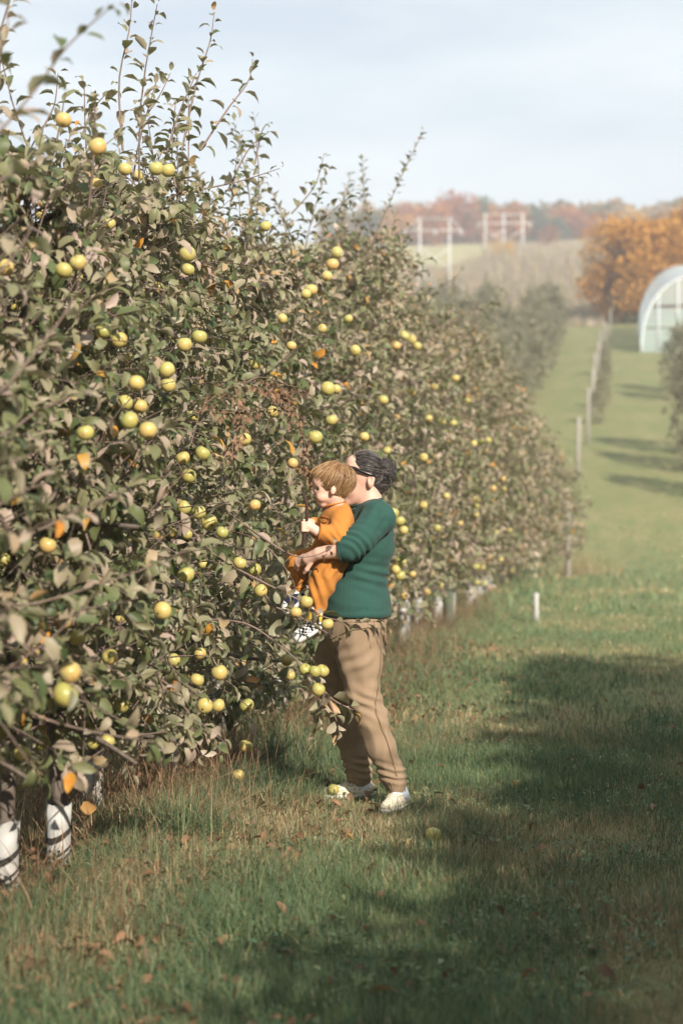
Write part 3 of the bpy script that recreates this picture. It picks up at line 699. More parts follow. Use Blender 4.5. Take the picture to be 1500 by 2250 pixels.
L = dict(pos=np.stack([xx, yy, gz(xx, yy) + rg.uniform(0.01, 0.06, n)], -1), dir=np.concatenate([rg.normal(0, 1, (n, 2)), rg.normal(0, .3, (n, 1))], 1), nrm=np.concatenate([rg.normal(0, .5, (n, 2)), np.ones((n, 1))], 1), len=rg.uniform(.04, .075, n), rnd=rg.uniform(0, 1, n), var=rg.integers(0, 60, n))
V, T, Q, r = leaves_mesh(L, TEMPL); me = mk_mesh('leaf_litter', V, [T, Q]); me.materials.append(M_blade)
cc = np.array([[.20, .115, .065]]) * rg.uniform(.5, 1.6, (n, 1)); set_attr(me, 'col', np.concatenate([np.repeat(cc, 11, axis=0), np.ones((n * 11, 1))], 1), 'FLOAT_COLOR')
tag(link('leaf_litter', me), 'brown fallen leaves littered under the row of trees', 'leaves', None, 'stuff')

# dry vine draped over the hedge above the toddler
vine = empty('dry_vine', at(560, 860, 8.9)); tag(vine, 'rust-brown dead vine draped over the leaves above the toddler', 'vine')
vo = np.array(vine.location); rv = np.random.default_rng(77); mb = MB(); LLv = []
for pts in ([(430,905),(500,850),(600,835),(700,870)], [(520,850),(530,930),(500,1000)], [(600,838),(650,900),(672,960),(690,1040)], [(672,960),(668,1010),(690,1060)], [(560,840),(620,880),(640,930)], [(440,880),(480,900),(560,905),(640,880)]):
    P = spline([at(a + rv.normal(0, 4), b, (TREE_X + .74) * FPX / (a - 1370) - 0.06) for a, b in pts], 16) + rv.normal(0, .008, (16, 3))
    mb.tube(P - vo, np.full(16, .0020), 4)
    LLv.append(shoot_leaves(P, rv, 60, .030, .5, .9, .9))
mb.build('stem', M_vine, vine)
V, T, Q, r = leaves_mesh(cat_leaves(LLv), TEMPL_LOW); me = mk_mesh('withered_leaves', V - vo, [T]); me.materials.append(M_vine); o = link('withered_leaves', me, None, vine); o['kind'] = 'stuff'

# ------------------------------------------------------------------ posts of the row
def post_material(name, a, b):
    m = Mat(name); o = m.obj(); f = m.noise(m.mapping(o, (40, 40, 5)), 1.2, 5)
    return m.done(m.bsdf(m.mix(f, a, b), 0.85, m.bump(f, 0.4, 0.01), 0.15))
M_post = post_material('weathered_post', (0.22, 0.20, 0.17), (0.40, 0.37, 0.33))
M_post_g = post_material('green_treated_post', (0.10, 0.12, 0.09), (0.22, 0.24, 0.19))
M_post_w = post_material('pale_post', (0.32, 0.32, 0.30), (0.48, 0.48, 0.46))
def post(px_, dist, h, r, mat, label, lean=0.0):
    p = ground_at(px_, 1125, dist); o = empty('trellis_post', p); tag(o, label, 'post', 'trellis posts along the row')
    mb = MB(); mb.tube([(0, 0, -.3), (lean * .5, 0, h * .5), (lean, 0, h * .985), (lean, 0, h)], [r, r, r * .97, r * .7], 10); mb.build('shaft', mat, o)
    mb = MB()
    for zz in (0.45, 0.8): mb.tube([(lean * zz - r * 1.3, 0, h * zz), (lean * zz + r * 1.3, 0, h * zz)], [.012, .012], 5)
    mb.build('wire_staple', M_hole, o)
post(985, 20.5, 2.6, .06, M_post_g, 'dark green trellis post among the trunks behind the adult')
post(1177, 21.7, .36, .035, M_post_w, 'short white stake at the grass edge right of the row')
post(1247, 36, 1.75, .06, M_post, 'grey post at the far end of the leafy row')
for k, (px_, dist, h) in enumerate(((1268, 64, 2.3), (1290, 75, 2.45), (1300, 88, 2.3), (1304, 99, 2.3), (1312, 110, 2.3), (1318, 120, 2.4), (1328, 132, 2.3), (1339, 146, 2.4))):
    post(px_, dist, h, .08, M_post, f'{["lowest", "second", "third", "fourth", "fifth", "sixth", "seventh", "topmost"][k]} of eight pale posts climbing the hillside', .04)

# ------------------------------------------------------------------ orchard trees on the hill and the neighbouring rows
PROTO = []
boxy = lambda z, H: np.interp(z / H, [0, .12, .3, .8, .97, 1.05], [.3, .5, .62, .60, .45, .1])
for k in range(6):
    rng = np.random.default_rng(700 + k); tr, tw, L = gen_tree(rng, np.zeros(3), 3.5 if k < 4 else 3.25, 340 if k < 4 else 620, 9, 0.15, zmin=0.35, ysc=1.0, leaders=6 if k < 4 else 0, wide=1.55, wprof=wprof if k < 4 else boxy)
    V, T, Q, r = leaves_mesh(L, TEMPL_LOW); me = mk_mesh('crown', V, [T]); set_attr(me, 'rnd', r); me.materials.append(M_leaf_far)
    mt = MB(); mt.V, mt.T, mt.Q, mt.n = tr.V, tr.T, tr.Q, tr.n; mt2 = mt.mesh('trunk'); mt2.materials.append(M_bark_far); PROTO.append((me, mt2))
rp = np.random.default_rng(5)
def orchard_tree(x, y, label, group, s=1.0, box=False):
    me, mt = PROTO[int(rp.integers(4, 6)) if box else int(rp.integers(0, 4))]; o = empty('orchard_tree', (x, y, float(gz(x, y)))); tag(o, label, 'tree', group)
    o.rotation_euler = (0, 0, rp.uniform(0, 6.28)); ss = s * (rp.uniform(.96, 1.03) if box else rp.uniform(.9, 1.12)); o.scale = (ss, ss, ss)
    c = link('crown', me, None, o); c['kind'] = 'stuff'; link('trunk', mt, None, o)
y = -10.5
while y < 11.6:
    orchard_tree(3.2 + rp.normal(0, .12), y, 'apple tree of the neighbouring row whose shadow darkens the lane, right of frame', 'shadow-casting trees of the right row', 1.0, True); y += 0.9
for y, lab in ((60, 'lowest grey-green orchard tree at the right photo edge'), (66.5, 'second grey-green orchard tree at the right photo edge'), (72, 'third grey-green orchard tree at the right photo edge'), (96, 'grey-green orchard tree below the hoop house'), (101, 'upper grey-green orchard tree in front of the hoop house')):
    orchard_tree(3.2, y, lab, 'orchard trees at the right photo edge', 1.2)
y = 56.0
while y < 150:
    orchard_tree(-6.3 + rp.normal(0, .4), y, 'olive-grey orchard tree in the hazy row left of the hillside posts', 'orchard trees of the hillside row', 1.3); y += 4.2
for xr, y0, y1, lab in ((-11.2, 78, 150, 'hazy olive orchard tree in the second hillside row left of the posts'), (-16.0, 98, 160, 'hazy olive orchard tree in the outermost hillside row below the pylons')):
    y = float(y0)
    while y < y1:
        orchard_tree(xr + rp.normal(0, .5), y, lab, 'orchard trees of the outer hillside rows', 1.35); y += 6.0
y = 7.0
while y < 22:
    orchard_tree(-6.6, y, 'orchard tree of the next row, glimpsed dark through the leaves', 'trees behind the leafy row', 1.0); y += 2.4
for k, y in enumerate((84, 92, 107, 113, 125, 137)):
    orchard_tree(-1.3 + rp.normal(0, .15), y, 'scrubby young tree between the hillside posts', 'young trees between the hillside posts', .45)

# ------------------------------------------------------------------ hoop house
def film_material(name, col, alpha):
    m = Mat(name); o = m.obj(); f = m.noise(m.mapping(o, (1, 1, 4)), 1.3, 4)
    b = m.bsdf(m.mix(f, [c * .9 for c in col], col), 0.35, m.bump(f, .2, .05), .4)
    t = m.n('ShaderNodeBsdfTransparent'); x = m.n('ShaderNodeMixShader', {0: alpha}); m.nt.links.new(t.outputs[0], x.inputs[1]); m.nt.links.new(b, x.inputs[2])
    return m.done(x.outputs[0])
M_film = film_material('greenhouse_film', (0.56, 0.72, 0.82), 0.45); M_film_end = film_material('greenhouse_end_film', (0.46, 0.56, 0.56), 0.58)
M_pipe = simple('galvanised_pipe', (0.74, 0.80, 0.84), .4, 10, .08); M_rail = simple('orange_rail', (0.55, 0.24, 0.12), .6)
hc = ground_at(1533, 775, 130); hh = empty('hoop_house', hc); tag(hh, 'pale blue plastic hoop house on the hill at the right photo edge', 'greenhouse')
HWd, HHt, HLn = 4.25, 5.75, 24.0
def arch(y0, n=25): 
    a = np.linspace(math.pi, 0, n); return np.stack([np.sign(np.cos(a)) * np.abs(np.cos(a)) ** .85 * HWd, np.full(n, y0), np.abs(np.sin(a)) ** .92 * HHt], -1)
def gslope(y0): return float(gz(hc[0], hc[1] + y0)) - hc[2]
for k in range(9):
    y0 = HLn * k / 8; A = arch(y0); A[:, 2] += gslope(y0); mb = MB(); mb.tube(A, .075 if k == 0 else .045, 6); mb.build('hoop', M_pipe, hh)
A = np.array([arch(HLn * k / 8) * np.array([1.01, 1, 1.01]) + np.array([0, 0, gslope(HLn * k / 8) + .05]) for k in range(9)]); m_ = A.shape[1]
mb = MB(); mb.add(A.reshape(-1, 3), (), [(i * m_ + j, i * m_ + j + 1, (i + 1) * m_ + j + 1, (i + 1) * m_ + j) for i in range(8) for j in range(m_ - 1)]); mb.build('cover', M_film, hh)
A = arch(0.02); mb = MB(); B = A.copy(); B[:, 2] = -.1; mb.add(np.vstack([A, B]), (), [(j, j + 1, m_ + j + 1, m_ + j) for j in range(m_ - 1)]); mb.build('end_wall', M_film_end, hh)
def archz(x): return HHt * (1 - min(1, abs(x) / HWd) ** 2.3) ** .5
for x in (-2.95, -1.5, 0, 1.5, 2.95):
    mb = MB(); mb.box((x, -.04, archz(x) / 2), (.045, .05, archz(x) / 2)); mb.build('end_stud', M_pipe, hh)
for z, mm in ((1.9, M_rail), (3.5, M_rail)):
    w = HWd * (1 - (z / HHt) ** 2) ** .5
    mb = MB(); mb.box((0, .06, z), (w, .04, .10 if z > 3 else .05)); mb.build('cross_rail', mm, hh)
mb = MB(); mb.box((-4.28, 12, .9), (.05, 12, .12), np.array([[1, 0, 0], [0, 1, 0], [0, .163, 1]])); mb.build('side_board', M_pipe, hh)

# ------------------------------------------------------------------ far trees
def crown_mat(name, stops):
    m = Mat(name); r = m.n('ShaderNodeAttribute', attribute_name='rnd').outputs['Fac']
    c = m.ramp(r, stops); return m.done(m.translucent(m.bsdf(c, .7, None, .15), c, .25))
CM = {k: crown_mat('autumn_' + k, [(0, [x * .5 for x in c1]), (.5, c1), (1, c2)]) for k, c1, c2 in (
    ('orange', (.50, .24, .045), (.64, .36, .08)), ('gold', (.56, .33, .06), (.66, .44, .12)), ('rust', (.42, .16, .055), (.54, .25, .08)), ('brownred', (.34, .12, .06), (.44, .18, .09)),
    ('green', (.10, .13, .06), (.17, .19, .09)), ('teal', (.085, .13, .085), (.14, .18, .11)), ('tan', (.34, .25, .15), (.44, .33, .20)))}
def far_tree(px_, top, basey, wpx, dist, kind, label, group, nleaf=1600, leaf=None, base_d=None):
    p = ground_at(px_, basey, dist); s = dist / FPX; ztop = CAMZ + (1125 - top) * s; H = (ztop - p[2]) * 1.04; W = wpx * s / 2 * (1.25 if dist > 400 else 1.0)
    rng = np.random.default_rng(int(px_ * 13 + dist)); o = empty('autumn_tree', p); tag(o, label, 'tree', group)
    mb = MB(); mb.tube([(0, 0, -.5), (W * .03, 0, H * .35), (0, 0, H * .75)], [H * .028, H * .02, H * .008], 7)
    for k in range(6):
        a = k * 1.1 + rng.uniform(0, .6); z = H * rng.uniform(.25, .5); mb.tube([(0, 0, z), (math.cos(a) * W * .35, math.sin(a) * W * .35, z + H * .12), (math.cos(a) * W * .7, math.sin(a) * W * .7, z + H * .25)], [H * .012, H * .008, H * .004], 5)
    mb.build('trunk', M_bark_far, o)
    nl = 16 if dist > 200 else 30; pos = []; rn = []
    for k in range(nl):
        zc = H * (rng.uniform(.05, .84) if dist > 400 else rng.uniform(.08 if dist < 200 else .20, .84)); wr = W * max(.1, 1 - ((zc / H - .48) / .55) ** 2) ** .5 * rng.uniform(.2, .9); a = rng.uniform(0, 6.28); rad = W * rng.uniform(.34, .55)
        c = np.array([math.cos(a) * wr, math.sin(a) * wr, zc]); m2 = nleaf // nl; u = rng.normal(0, 1, (m2, 3)); u /= np.linalg.norm(u, axis=1, keepdims=True)
        q = c + u * rad * rng.uniform(.45, 1.05, (m2, 1)) * np.array([1, 1, .8]); pos.append(q); rn.append(np.clip(rng.normal(.55, .2, m2) + rng.normal(0, .12), 0, 1))
    pos = np.concatenate(pos); rn = np.concatenate(rn); k = (pos[:, 2] < H * 1.0) & (pos[:, 2] > 0); pos, rn = pos[k], rn[k]; n = len(pos)
    L = dict(pos=pos, dir=rng.normal(0, 1, (n, 3)), nrm=rng.normal(0, 1, (n, 3)) + np.array([0, 0, .6]), len=np.full(n, leaf or W * .16) * rng.uniform(.6, 1.3, n), rnd=rn, var=rng.integers(0, 60, n))
    V, T, Q, r = leaves_mesh(L, TEMPL_LOW); me = mk_mesh('crown', V, [T]); set_attr(me, 'rnd', r); me.materials.append(CM[kind]); c = link('crown', me, None, o); c['kind'] = 'stuff'
G1 = 'autumn trees along the ridge'
for a in ((815, 468, 545, 75, 455, 'green', 'pale green tree at the left end of the visible ridge'), (862, 462, 545, 70, 450, 'orange', 'light orange tree on the ridge left of the near pylon'), (905, 438, 545, 80, 462, 'rust', 'orange-brown tree on the ridge behind the left pole of the near pylon'),
          (952, 450, 545, 80, 450, 'rust', 'rust tree on the ridge between the poles of the near pylon'), (1004, 430, 545, 115, 460, 'brownred', 'broad brown-red tree on the ridge right of the near pylon'), (1060, 450, 545, 70, 468, 'tan', 'tan tree on the ridge left of the far pylon'),
          (1098, 424, 542, 85, 470, 'green', 'tall green-topped tree behind the far pylon'), (1112, 452, 548, 95, 446, 'rust', 'rust tree framed by the poles of the far pylon'), (1168, 462, 555, 80, 455, 'teal', 'dark green tree just right of the far pylon'),
          (1205, 470, 560, 75, 445, 'teal', 'second dark green tree right of the far pylon'), (1240, 455, 560, 95, 462, 'rust', 'rust-brown tree in the middle of the right ridge'), (1285, 462, 565, 85, 452, 'brownred', 'brownish tree on the ridge left of the big orange tree'),
          (1322, 456, 570, 80, 464, 'green', 'grey-green tree on the ridge above the big orange tree'), (1365, 462, 570, 80, 455, 'tan', 'tan tree peeping over the big orange tree'), (1410, 458, 570, 90, 460, 'gold', 'pale gold tree behind the big orange crown'), (1465, 455, 570, 100, 462, 'tan', 'tan tree behind the right orange crown'), (1525, 452, 570, 100, 455, 'rust', 'rust tree cut by the right photo edge')):
    far_tree(*a, G1)
far_tree(1105, 528, 592, 66, 330, 'gold', 'small golden tree under the far pylon', 'small autumn trees on the slope', 700)
far_tree(845, 560, 640, 50, 300, 'orange', 'small orange tree peeping over the leafy row', 'small autumn trees on the slope', 500)
far_tree(985, 600, 660, 60, 250, 'gold', 'low yellowish bush below the near pylon', 'small autumn trees on the slope', 500)
far_tree(1205, 492, 560, 60, 380, 'brownred', 'small dark red tree before the ridge', 'small autumn trees on the slope', 600)
far_tree(1402, 468, 722, 226, 168, 'orange', 'big bright orange tree left above the hoop house', 'big orange trees by the hoop house', 13000, 0.50)
far_tree(1510, 445, 715, 230, 178, 'orange', 'big orange tree behind the hoop house roof', 'big orange trees by the hoop house', 13000, 0.50)
# hazy brush on the slope
rb = np.random.default_rng(9); n = 52000; dd = rb.uniform(165, 300, n); dd[36000:] = rb.uniform(300, 400, 16000); pxs = rb.uniform(880, 1330, n); pxs[36000:] = rb.uniform(1062, 1340, 16000)
P = RIGHT[None] * ((pxs - 750) / FPX * dd)[:, None] + FWD[None] * dd[:, None]; cl = fbm(P[:, 0], P[:, 1], .10, 4)
h_ = np.where(dd > 300, .42, .9) * np.clip((dd - 160) / 40, .15, 1) * rb.uniform(.45, 1.0, n) * (1.5 + 11 * np.clip(cl - .22, 0, 1)) * np.interp(pxs, [880, 1000, 1080, 1330], [.55, .6, 1.0, 1.0]); cols = np.where((rb.random(n) < .22)[:, None], np.array([[.50, .37, .21]]), np.where((rb.random(n) < .45)[:, None], np.array([[.34, .33, .22]]), np.array([[.42, .34, .28]]))) * rb.uniform(.7, 1.25, (n, 1))
blades('brush_thicket', P[:, 0], P[:, 1], h_, rb.uniform(.07, .20, n), cols, rb, .6, 3, label='hazy tan bare brush on the slope below the pylons', cat='bushes')

# ------------------------------------------------------------------ pylons
M_pole = post_material('pylon_wood', (0.55, 0.56, 0.56), (0.70, 0.70, 0.69))
def pylon(pxs, top, dist, label, arm, arm_y, brace, cap_y):
    cx = sum(pxs) / len(pxs); p = ground_at(cx, 600, dist); s = dist / FPX; o = empty('power_pylon', p); tag(o, label, 'pylon', 'wooden power line pylons')
    fr = np.array([RIGHT, FWD, [0, 0, 1]]).T
    def q(px_, py_, dy=0): return fr @ np.array([(px_ - cx) * s, dy, 0]) + np.array([0, 0, CAMZ + (1125 - py_) * s - p[2]])
    for x in pxs:
        e = q(x, top); mb = MB(); mb.tube([np.array([e[0], e[1], -1 + float(gz(p[0] + e[0], p[1] + e[1])) - p[2]]), e], [dist * .00055, dist * .00045], 8); mb.build('pole', M_pole, o)
    for (a, b), ay, r in ((arm, arm_y, dist * .00028), ((pxs[0] - 3, pxs[-1] + 3), cap_y, dist * .0002)):
        mb = MB(); mb.tube([q(a, ay, -.3), q(b, ay, -.3)], [r, r], 6); mb.build('crossarm', M_pole, o)
    for (a, b) in brace:
        mb = MB(); mb.tube([q(*a, -.35), q(*b, -.35)], [dist * .00022] * 2, 6); mb.build('brace', M_pole, o)
    for x in (arm[0] + 4, cx, arm[1] - 4):
        mb = MB(); mb.tube([q(x, arm_y, -.3), q(x, arm_y + 12, -.3)], [.10, .10], 6); mb.build('insulator', M_pole, o)
pylon((922, 987), 478, 228, 'near pale two-pole power pylon rising behind the leafy row', (886, 1016), 507, [((922, 545), (987, 592)), ((987, 545), (922, 592)), ((922, 500), (900, 507)), ((922, 478), (895, 505)), ((987, 478), (1012, 505)), ((922, 600), (975, 645))], 481)
pylon((1065, 1106, 1148), 468, 385, 'far three-pole power pylon before the ridge trees', (1048, 1168), 491, [((1065, 505), (1106, 530)), ((1148, 505), (1106, 530)), ((1106, 505), (1065, 530))], 472)

# ------------------------------------------------------------------ people (smooth implicit bodies turned into one mesh each)
def surfnet(f, lo, hi, h):
    lo = np.asarray(lo, float); n = np.ceil((np.asarray(hi) - lo) / h / 4).astype(int) * 4 + 1
    cg = np.stack(np.meshgrid(*[lo[k] + h * (np.arange(0, n[k], 4)) for k in range(3)], indexing='ij'), -1)
    cv = f(cg.reshape(-1, 3)).reshape(cg.shape[:3])
    Dv = np.repeat(np.repeat(np.repeat(cv, 4, 0), 4, 1), 4, 2)
    Dv = np.roll(Dv, (-0, -0, -0))[:n[0], :n[1], :n[2]].copy()
    ix = np.argwhere(np.abs(Dv) < 4 * h * 2.4)
    Dv[ix[:, 0], ix[:, 1], ix[:, 2]] = f(lo + ix * h)
    S = Dv < 0
    c = [S[a:n[0] - 1 + a, b:n[1] - 1 + b, e:n[2] - 1 + e] for a in (0, 1) for b in (0, 1) for e in (0, 1)]
    cnt = sum(x.astype(np.int8) for x in c); act = (cnt > 0) & (cnt < 8); I = np.argwhere(act)
    off = np.array([(a, b, e) for a in (0, 1) for b in (0, 1) for e in (0, 1)])
    vals = np.stack([Dv[I[:, 0] + o[0], I[:, 1] + o[1], I[:, 2] + o[2]] for o in off], 1)
    pos = np.zeros((len(I), 3)); k = np.zeros(len(I))
    for a in range(8):
        for b in range(a + 1, 8):
            if np.abs(off[a] - off[b]).sum() != 1: continue
            m = (vals[:, a] < 0) != (vals[:, b] < 0); t = np.where(m, vals[:, a] / (vals[:, a] - vals[:, b] + 1e-12), 0)
            pos += np.where(m[:, None], off[a] + t[:, None] * (off[b] - off[a]), 0); k += m
    V = lo + h * (I + pos / k[:, None])
    idx = np.full(act.shape, -1, np.int64); idx[act] = np.arange(len(I)); Q = []
    for ax in range(3):
        b_, c_ = (ax + 1) % 3, (ax + 2) % 3
        s0 = np.take(S, range(n[ax] - 1), ax); s1 = np.take(S, range(1, n[ax]), ax)
        E = np.argwhere(s0 != s1); E = E[(E[:, b_] > 0) & (E[:, c_] > 0) & (E[:, b_] < n[b_] - 1) & (E[:, c_] < n[c_] - 1)]
        sg = S[E[:, 0], E[:, 1], E[:, 2]]
        def g(db, dc):
            q = E.copy(); q[:, b_] -= db; q[:, c_] -= dc; return idx[q[:, 0], q[:, 1], q[:, 2]]
        q = np.stack([g(1, 1), g(0, 1), g(0, 0), g(1, 0)], 1); q = np.where(sg[:, None], q, q[:, ::-1]); Q.append(q)
    Q = np.concatenate(Q); Q = Q[(Q >= 0).all(1)]
    return V, Q
def smin(a, b, k):
    h = np.clip(0.5 + 0.5 * (b - a) / k, 0, 1); return b + (a - b) * h - k * h * (1 - h)
def smax(a, b, k): return -smin(-a, -b, k)
def cone(a, b, ra, rb, sy=1.0):
    a = np.asarray(a, float); b = np.asarray(b, float); ab = b - a; l2 = ab @ ab + 1e-12
    def f(p):
        t = np.clip(((p - a) @ ab) / l2, 0, 1); q = p - (a + t[:, None] * ab)
        if sy != 1.0: q = q * np.array([1, 1 / sy, 1])
        return np.sqrt((q * q).sum(1)) - (ra + (rb - ra) * t)
    return f
def ell(c, r, rot=None):
    c = np.asarray(c, float); r = np.asarray(r, float); Mx = None
    if rot is not None: Mx = np.array([[math.cos(rot), 0, math.sin(rot)], [0, 1, 0], [-math.sin(rot), 0, math.cos(rot)]])
    def f(p):
        q = p - c
        if Mx is not None: q = q @ Mx
        k0 = np.sqrt(((q / r) ** 2).sum(1)); k1 = np.sqrt(((q / r ** 2) ** 2).sum(1)) + 1e-9
        return k0 * (k0 - 1) / k1
    return f
def union(fs, k):
    def f(p):
        d = fs[0](p)
        for g in fs[1:]: d = smin(d, g(p), k)
        return d
    return f
def chain(pts, k=0.02, sy=1.0):
    return union([cone(pts[i][0], pts[i + 1][0], pts[i][1], pts[i + 1][1], sy) for i in range(len(pts) - 1)], k)
def grad(f, p, e=0.002):
    g = np.stack([f(p + np.array(o) * e) - f(p - np.array(o) * e) for o in ((1, 0, 0), (0, 1, 0), (0, 0, 1))], 1)
    return g / (np.linalg.norm(g, axis=1, keepdims=True) + 1e-9)
LX0 = (800 - 750) / FPX * D0
def Lp(px_, py_, ly=0.0):
    dd = D0 + ly; return np.array([(px_ - 750) / FPX * dd - LX0, ly, CAMZ + (1125 - py_) / FPX * dd])
def surf_pt(f, px_, py_, ly0=-0.6, out=0.0):
    ly = ly0
    for _ in range(60):
        v = float(f(Lp(px_, py_, ly)[None])[0])
        if v < 0.0008: break
        ly += v * 0.8
    return Lp(px_, py_, ly - out)
def nz3(V, sc, seed=0.0):
    return np.array([mnoise.noise(Vector((v[0] * sc[0] + seed, v[1] * sc[1] + seed * 1.7, v[2] * sc[2] - seed))) for v in V])
P_ORG = at(800, 1775, D0); P_ORG[2] = 0.0
def to_parent(o):  # local frame of the people: x right, y away, z up, seen from the photographer's side
    o.location = P_ORG; o.rotation_euler = (0, 0, YAW)
def part_from(name, f, lo, hi, h, mat, parent, disp=None):
    V, Q = surfnet(f, lo, hi, h)
    if disp is not None:
        V = V + grad(f, V) * disp(V)[:, None]
    return link(name, mk_mesh(name, V, [Q]), mat, parent)
def ribbons(name, f, starts, dirf, nstep, step, width, mat, parent, lift=0.002, wave=0.0, seed=1):
    rng = np.random.default_rng(seed); p = starts.copy(); paths = [p.copy()]; n = len(p); ph = rng.uniform(0, 6.28, n); lf = lift * rng.uniform(.3, 1.6, n)
    for k in range(nstep):
        g = grad(f, p); dv = dirf(p); dv = dv - g * (dv * g).sum(1, keepdims=True); dv /= np.linalg.norm(dv, axis=1, keepdims=True) + 1e-9
        sd = np.cross(g, dv); dv = dv + sd * (wave * np.sin(ph + k * 1.3))[:, None]
        p = p + dv * step; v = f(p); p = p - grad(f, p) * (v - lf * (1 + k / nstep))[:, None]; paths.append(p.copy())
    P = np.stack(paths, 1); mb = MB()
    for i in range(n): mb.tube(P[i], np.linspace(width, width * .5, P.shape[1]), 3, cap=False)
    o = mb.build(name, mat, parent); set_attr(o.data, 'rnd', np.repeat(rng.random(n), 3 * P.shape[1])); return o

def skin_material(name, col):
    m = Mat(name); o = m.obj(); f = m.noise(o, 22, 4); f2 = m.noise(o, 140, 3)
    c = m.mix(f, [x * .90 for x in col], [min(1, col[0] * 1.06), col[1] * .98, col[2] * .96])
    return m.done(m.bsdf(c, .5, m.bump(f2, .10, .002), .35, Subsurface_Weight=.12, Subsurface_Radius=(.012, .005, .003), Subsurface_Scale=.6))
M_skin = skin_material('skin_adult', (.62, .40, .315)); M_skin_k = skin_material('skin_child', (.70, .46, .365))
def knit_material():
    m = Mat('green_rib_knit'); o = m.obj()
    w = m.n('ShaderNodeTexWave', {'Vector': o, 'Scale': 46.0, 'Distortion': .6, 'Detail': 1.0, 'Detail Scale': 2.0}, wave_type='BANDS', bands_direction='X').outputs['Fac']
    f = m.noise(o, 9, 4); fz = m.noise(o, 220, 2)
    c = m.mix(f, (.024, .066, .057), (.036, .090, .078)); c = m.mix(m.math('MULTIPLY', w, .4), c, (.014, .070, .054))
    return m.done(m.bsdf(c, .9, m.bump(m.math('ADD', w, m.math('MULTIPLY', fz, .3)), .35, .003), .12, Sheen_Weight=.06, Sheen_Roughness=.5))
def cloth_material(name, a, b, weave=260, sheen=.06):
    m = Mat(name); o = m.obj(); f = m.noise(o, 11, 5); fz = m.noise(o, weave, 2); wv = m.noise(m.mapping(o, (1, 1, .25)), 30, 4)
    c = m.mix(f, a, b); c = m.mix(m.math('MULTIPLY', wv, .35), c, [x * .72 for x in a])
    return m.done(m.bsdf(c, .88, m.bump(m.math('ADD', wv, m.math('MULTIPLY', fz, .4)), .28, .004), .15, Sheen_Weight=sheen, Sheen_Roughness=.5))
M_knit = knit_material(); M_twill = cloth_material('tan_twill', (.250, .175, .115), (.335, .245, .165)); M_seam = cloth_material('tan_seam_thread', (.27, .18, .105), (.33, .225, .135))
M_orange = cloth_material('orange_cotton', (.42, .165, .034), (.52, .22, .05)); M_orange_hem = cloth_material('orange_hem', (.42, .15, .02), (.5, .19, .03))
def speckle_shoe():
    m = Mat('cream_speckled_knit'); o = m.obj(); v = m.n('ShaderNodeTexVoronoi', {'Vector': o, 'Scale': 95.0}).outputs['Distance']
    c = m.mix(m.ramp(v, [(.28, (1, 1, 1)), (.5, (0, 0, 0))]), (.72, .66, .52), (.34, .27, .18)); return m.done(m.bsdf(c, .85, m.bump(v, .3, .003), .15))
M_shoe = speckle_shoe(); M_sole = simple('white_rubber', (.78, .77, .74), .6, 30, .08); M_sock = cloth_material('pale_blue_sock', (.60, .68, .76), (.72, .78, .84), 200)
M_white = cloth_material('white_sock', (.72, .72, .70), (.8, .8, .78), 200); M_yellow = cloth_material('yellow_sock_band', (.62, .43, .05), (.7, .5, .08), 200); M_navy = cloth_material('navy_canvas', (.012, .018, .05), (.022, .03, .075), 200)
def checker_shoe():
    m = Mat('checkered_canvas'); o = m.mapping(m.obj(), (1, 1, 1), (R(38), R(28), R(15))); ch = m.n('ShaderNodeTexChecker', {'Vector': o, 'Scale': 95.0}).outputs['Fac']
    return m.done(m.bsdf(m.mix(ch, (.012, .014, .03), (.78, .78, .76)), .8, None, .15))
M_check = checker_shoe(); M_black = simple('black_plastic', (.008, .008, .009), .25, 20, .1, 0, .5); M_lens = simple('dark_lens', (.012, .013, .016), .1, 20, .1, 0, .6)
def hair_material(name, a, b):
    m = Mat(name); o = m.obj(); f = m.noise(m.mapping(o, (60, 60, 60)), 1, 4); return m.done(m.bsdf(m.mix(m.ramp(f, [(.35, (0, 0, 0)), (.65, (1, 1, 1))]), a, b), .45, m.bump(f, .15, .003), .35))
def strand_material(name, stops):
    m = Mat(name); r = m.n('ShaderNodeAttribute', attribute_name='rnd').outputs['Fac']; return m.done(m.bsdf(m.ramp(r, stops), .38, None, .45))
M_hair_a = hair_material('dark_greying_hair', (.018, .015, .015), (.060, .050, .047)); M_hair_as = strand_material('greying_strands', [(0, (.012, .010, .010)), (.45, (.045, .036, .034)), (.7, (.12, .10, .095)), (1, (.36, .33, .32))])
M_hair_k = hair_material('light_brown_hair', (.15, .075, .032), (.26, .14, .065)); M_hair_ks = strand_material('golden_strands', [(0, (.14, .065, .025)), (.45, (.28, .155, .07)), (.8, (.46, .29, .14)), (1, (.62, .44, .25))])
M_eye = simple('eye_dark', (.02, .015, .012), .15, 30, .1, 0, .6); M_lip = simple('lip', (.52, .22, .18), .5, 30, .1)
M_stick = bark_material('dark_stick', (.025, .014, .012), (.085, .05, .04))

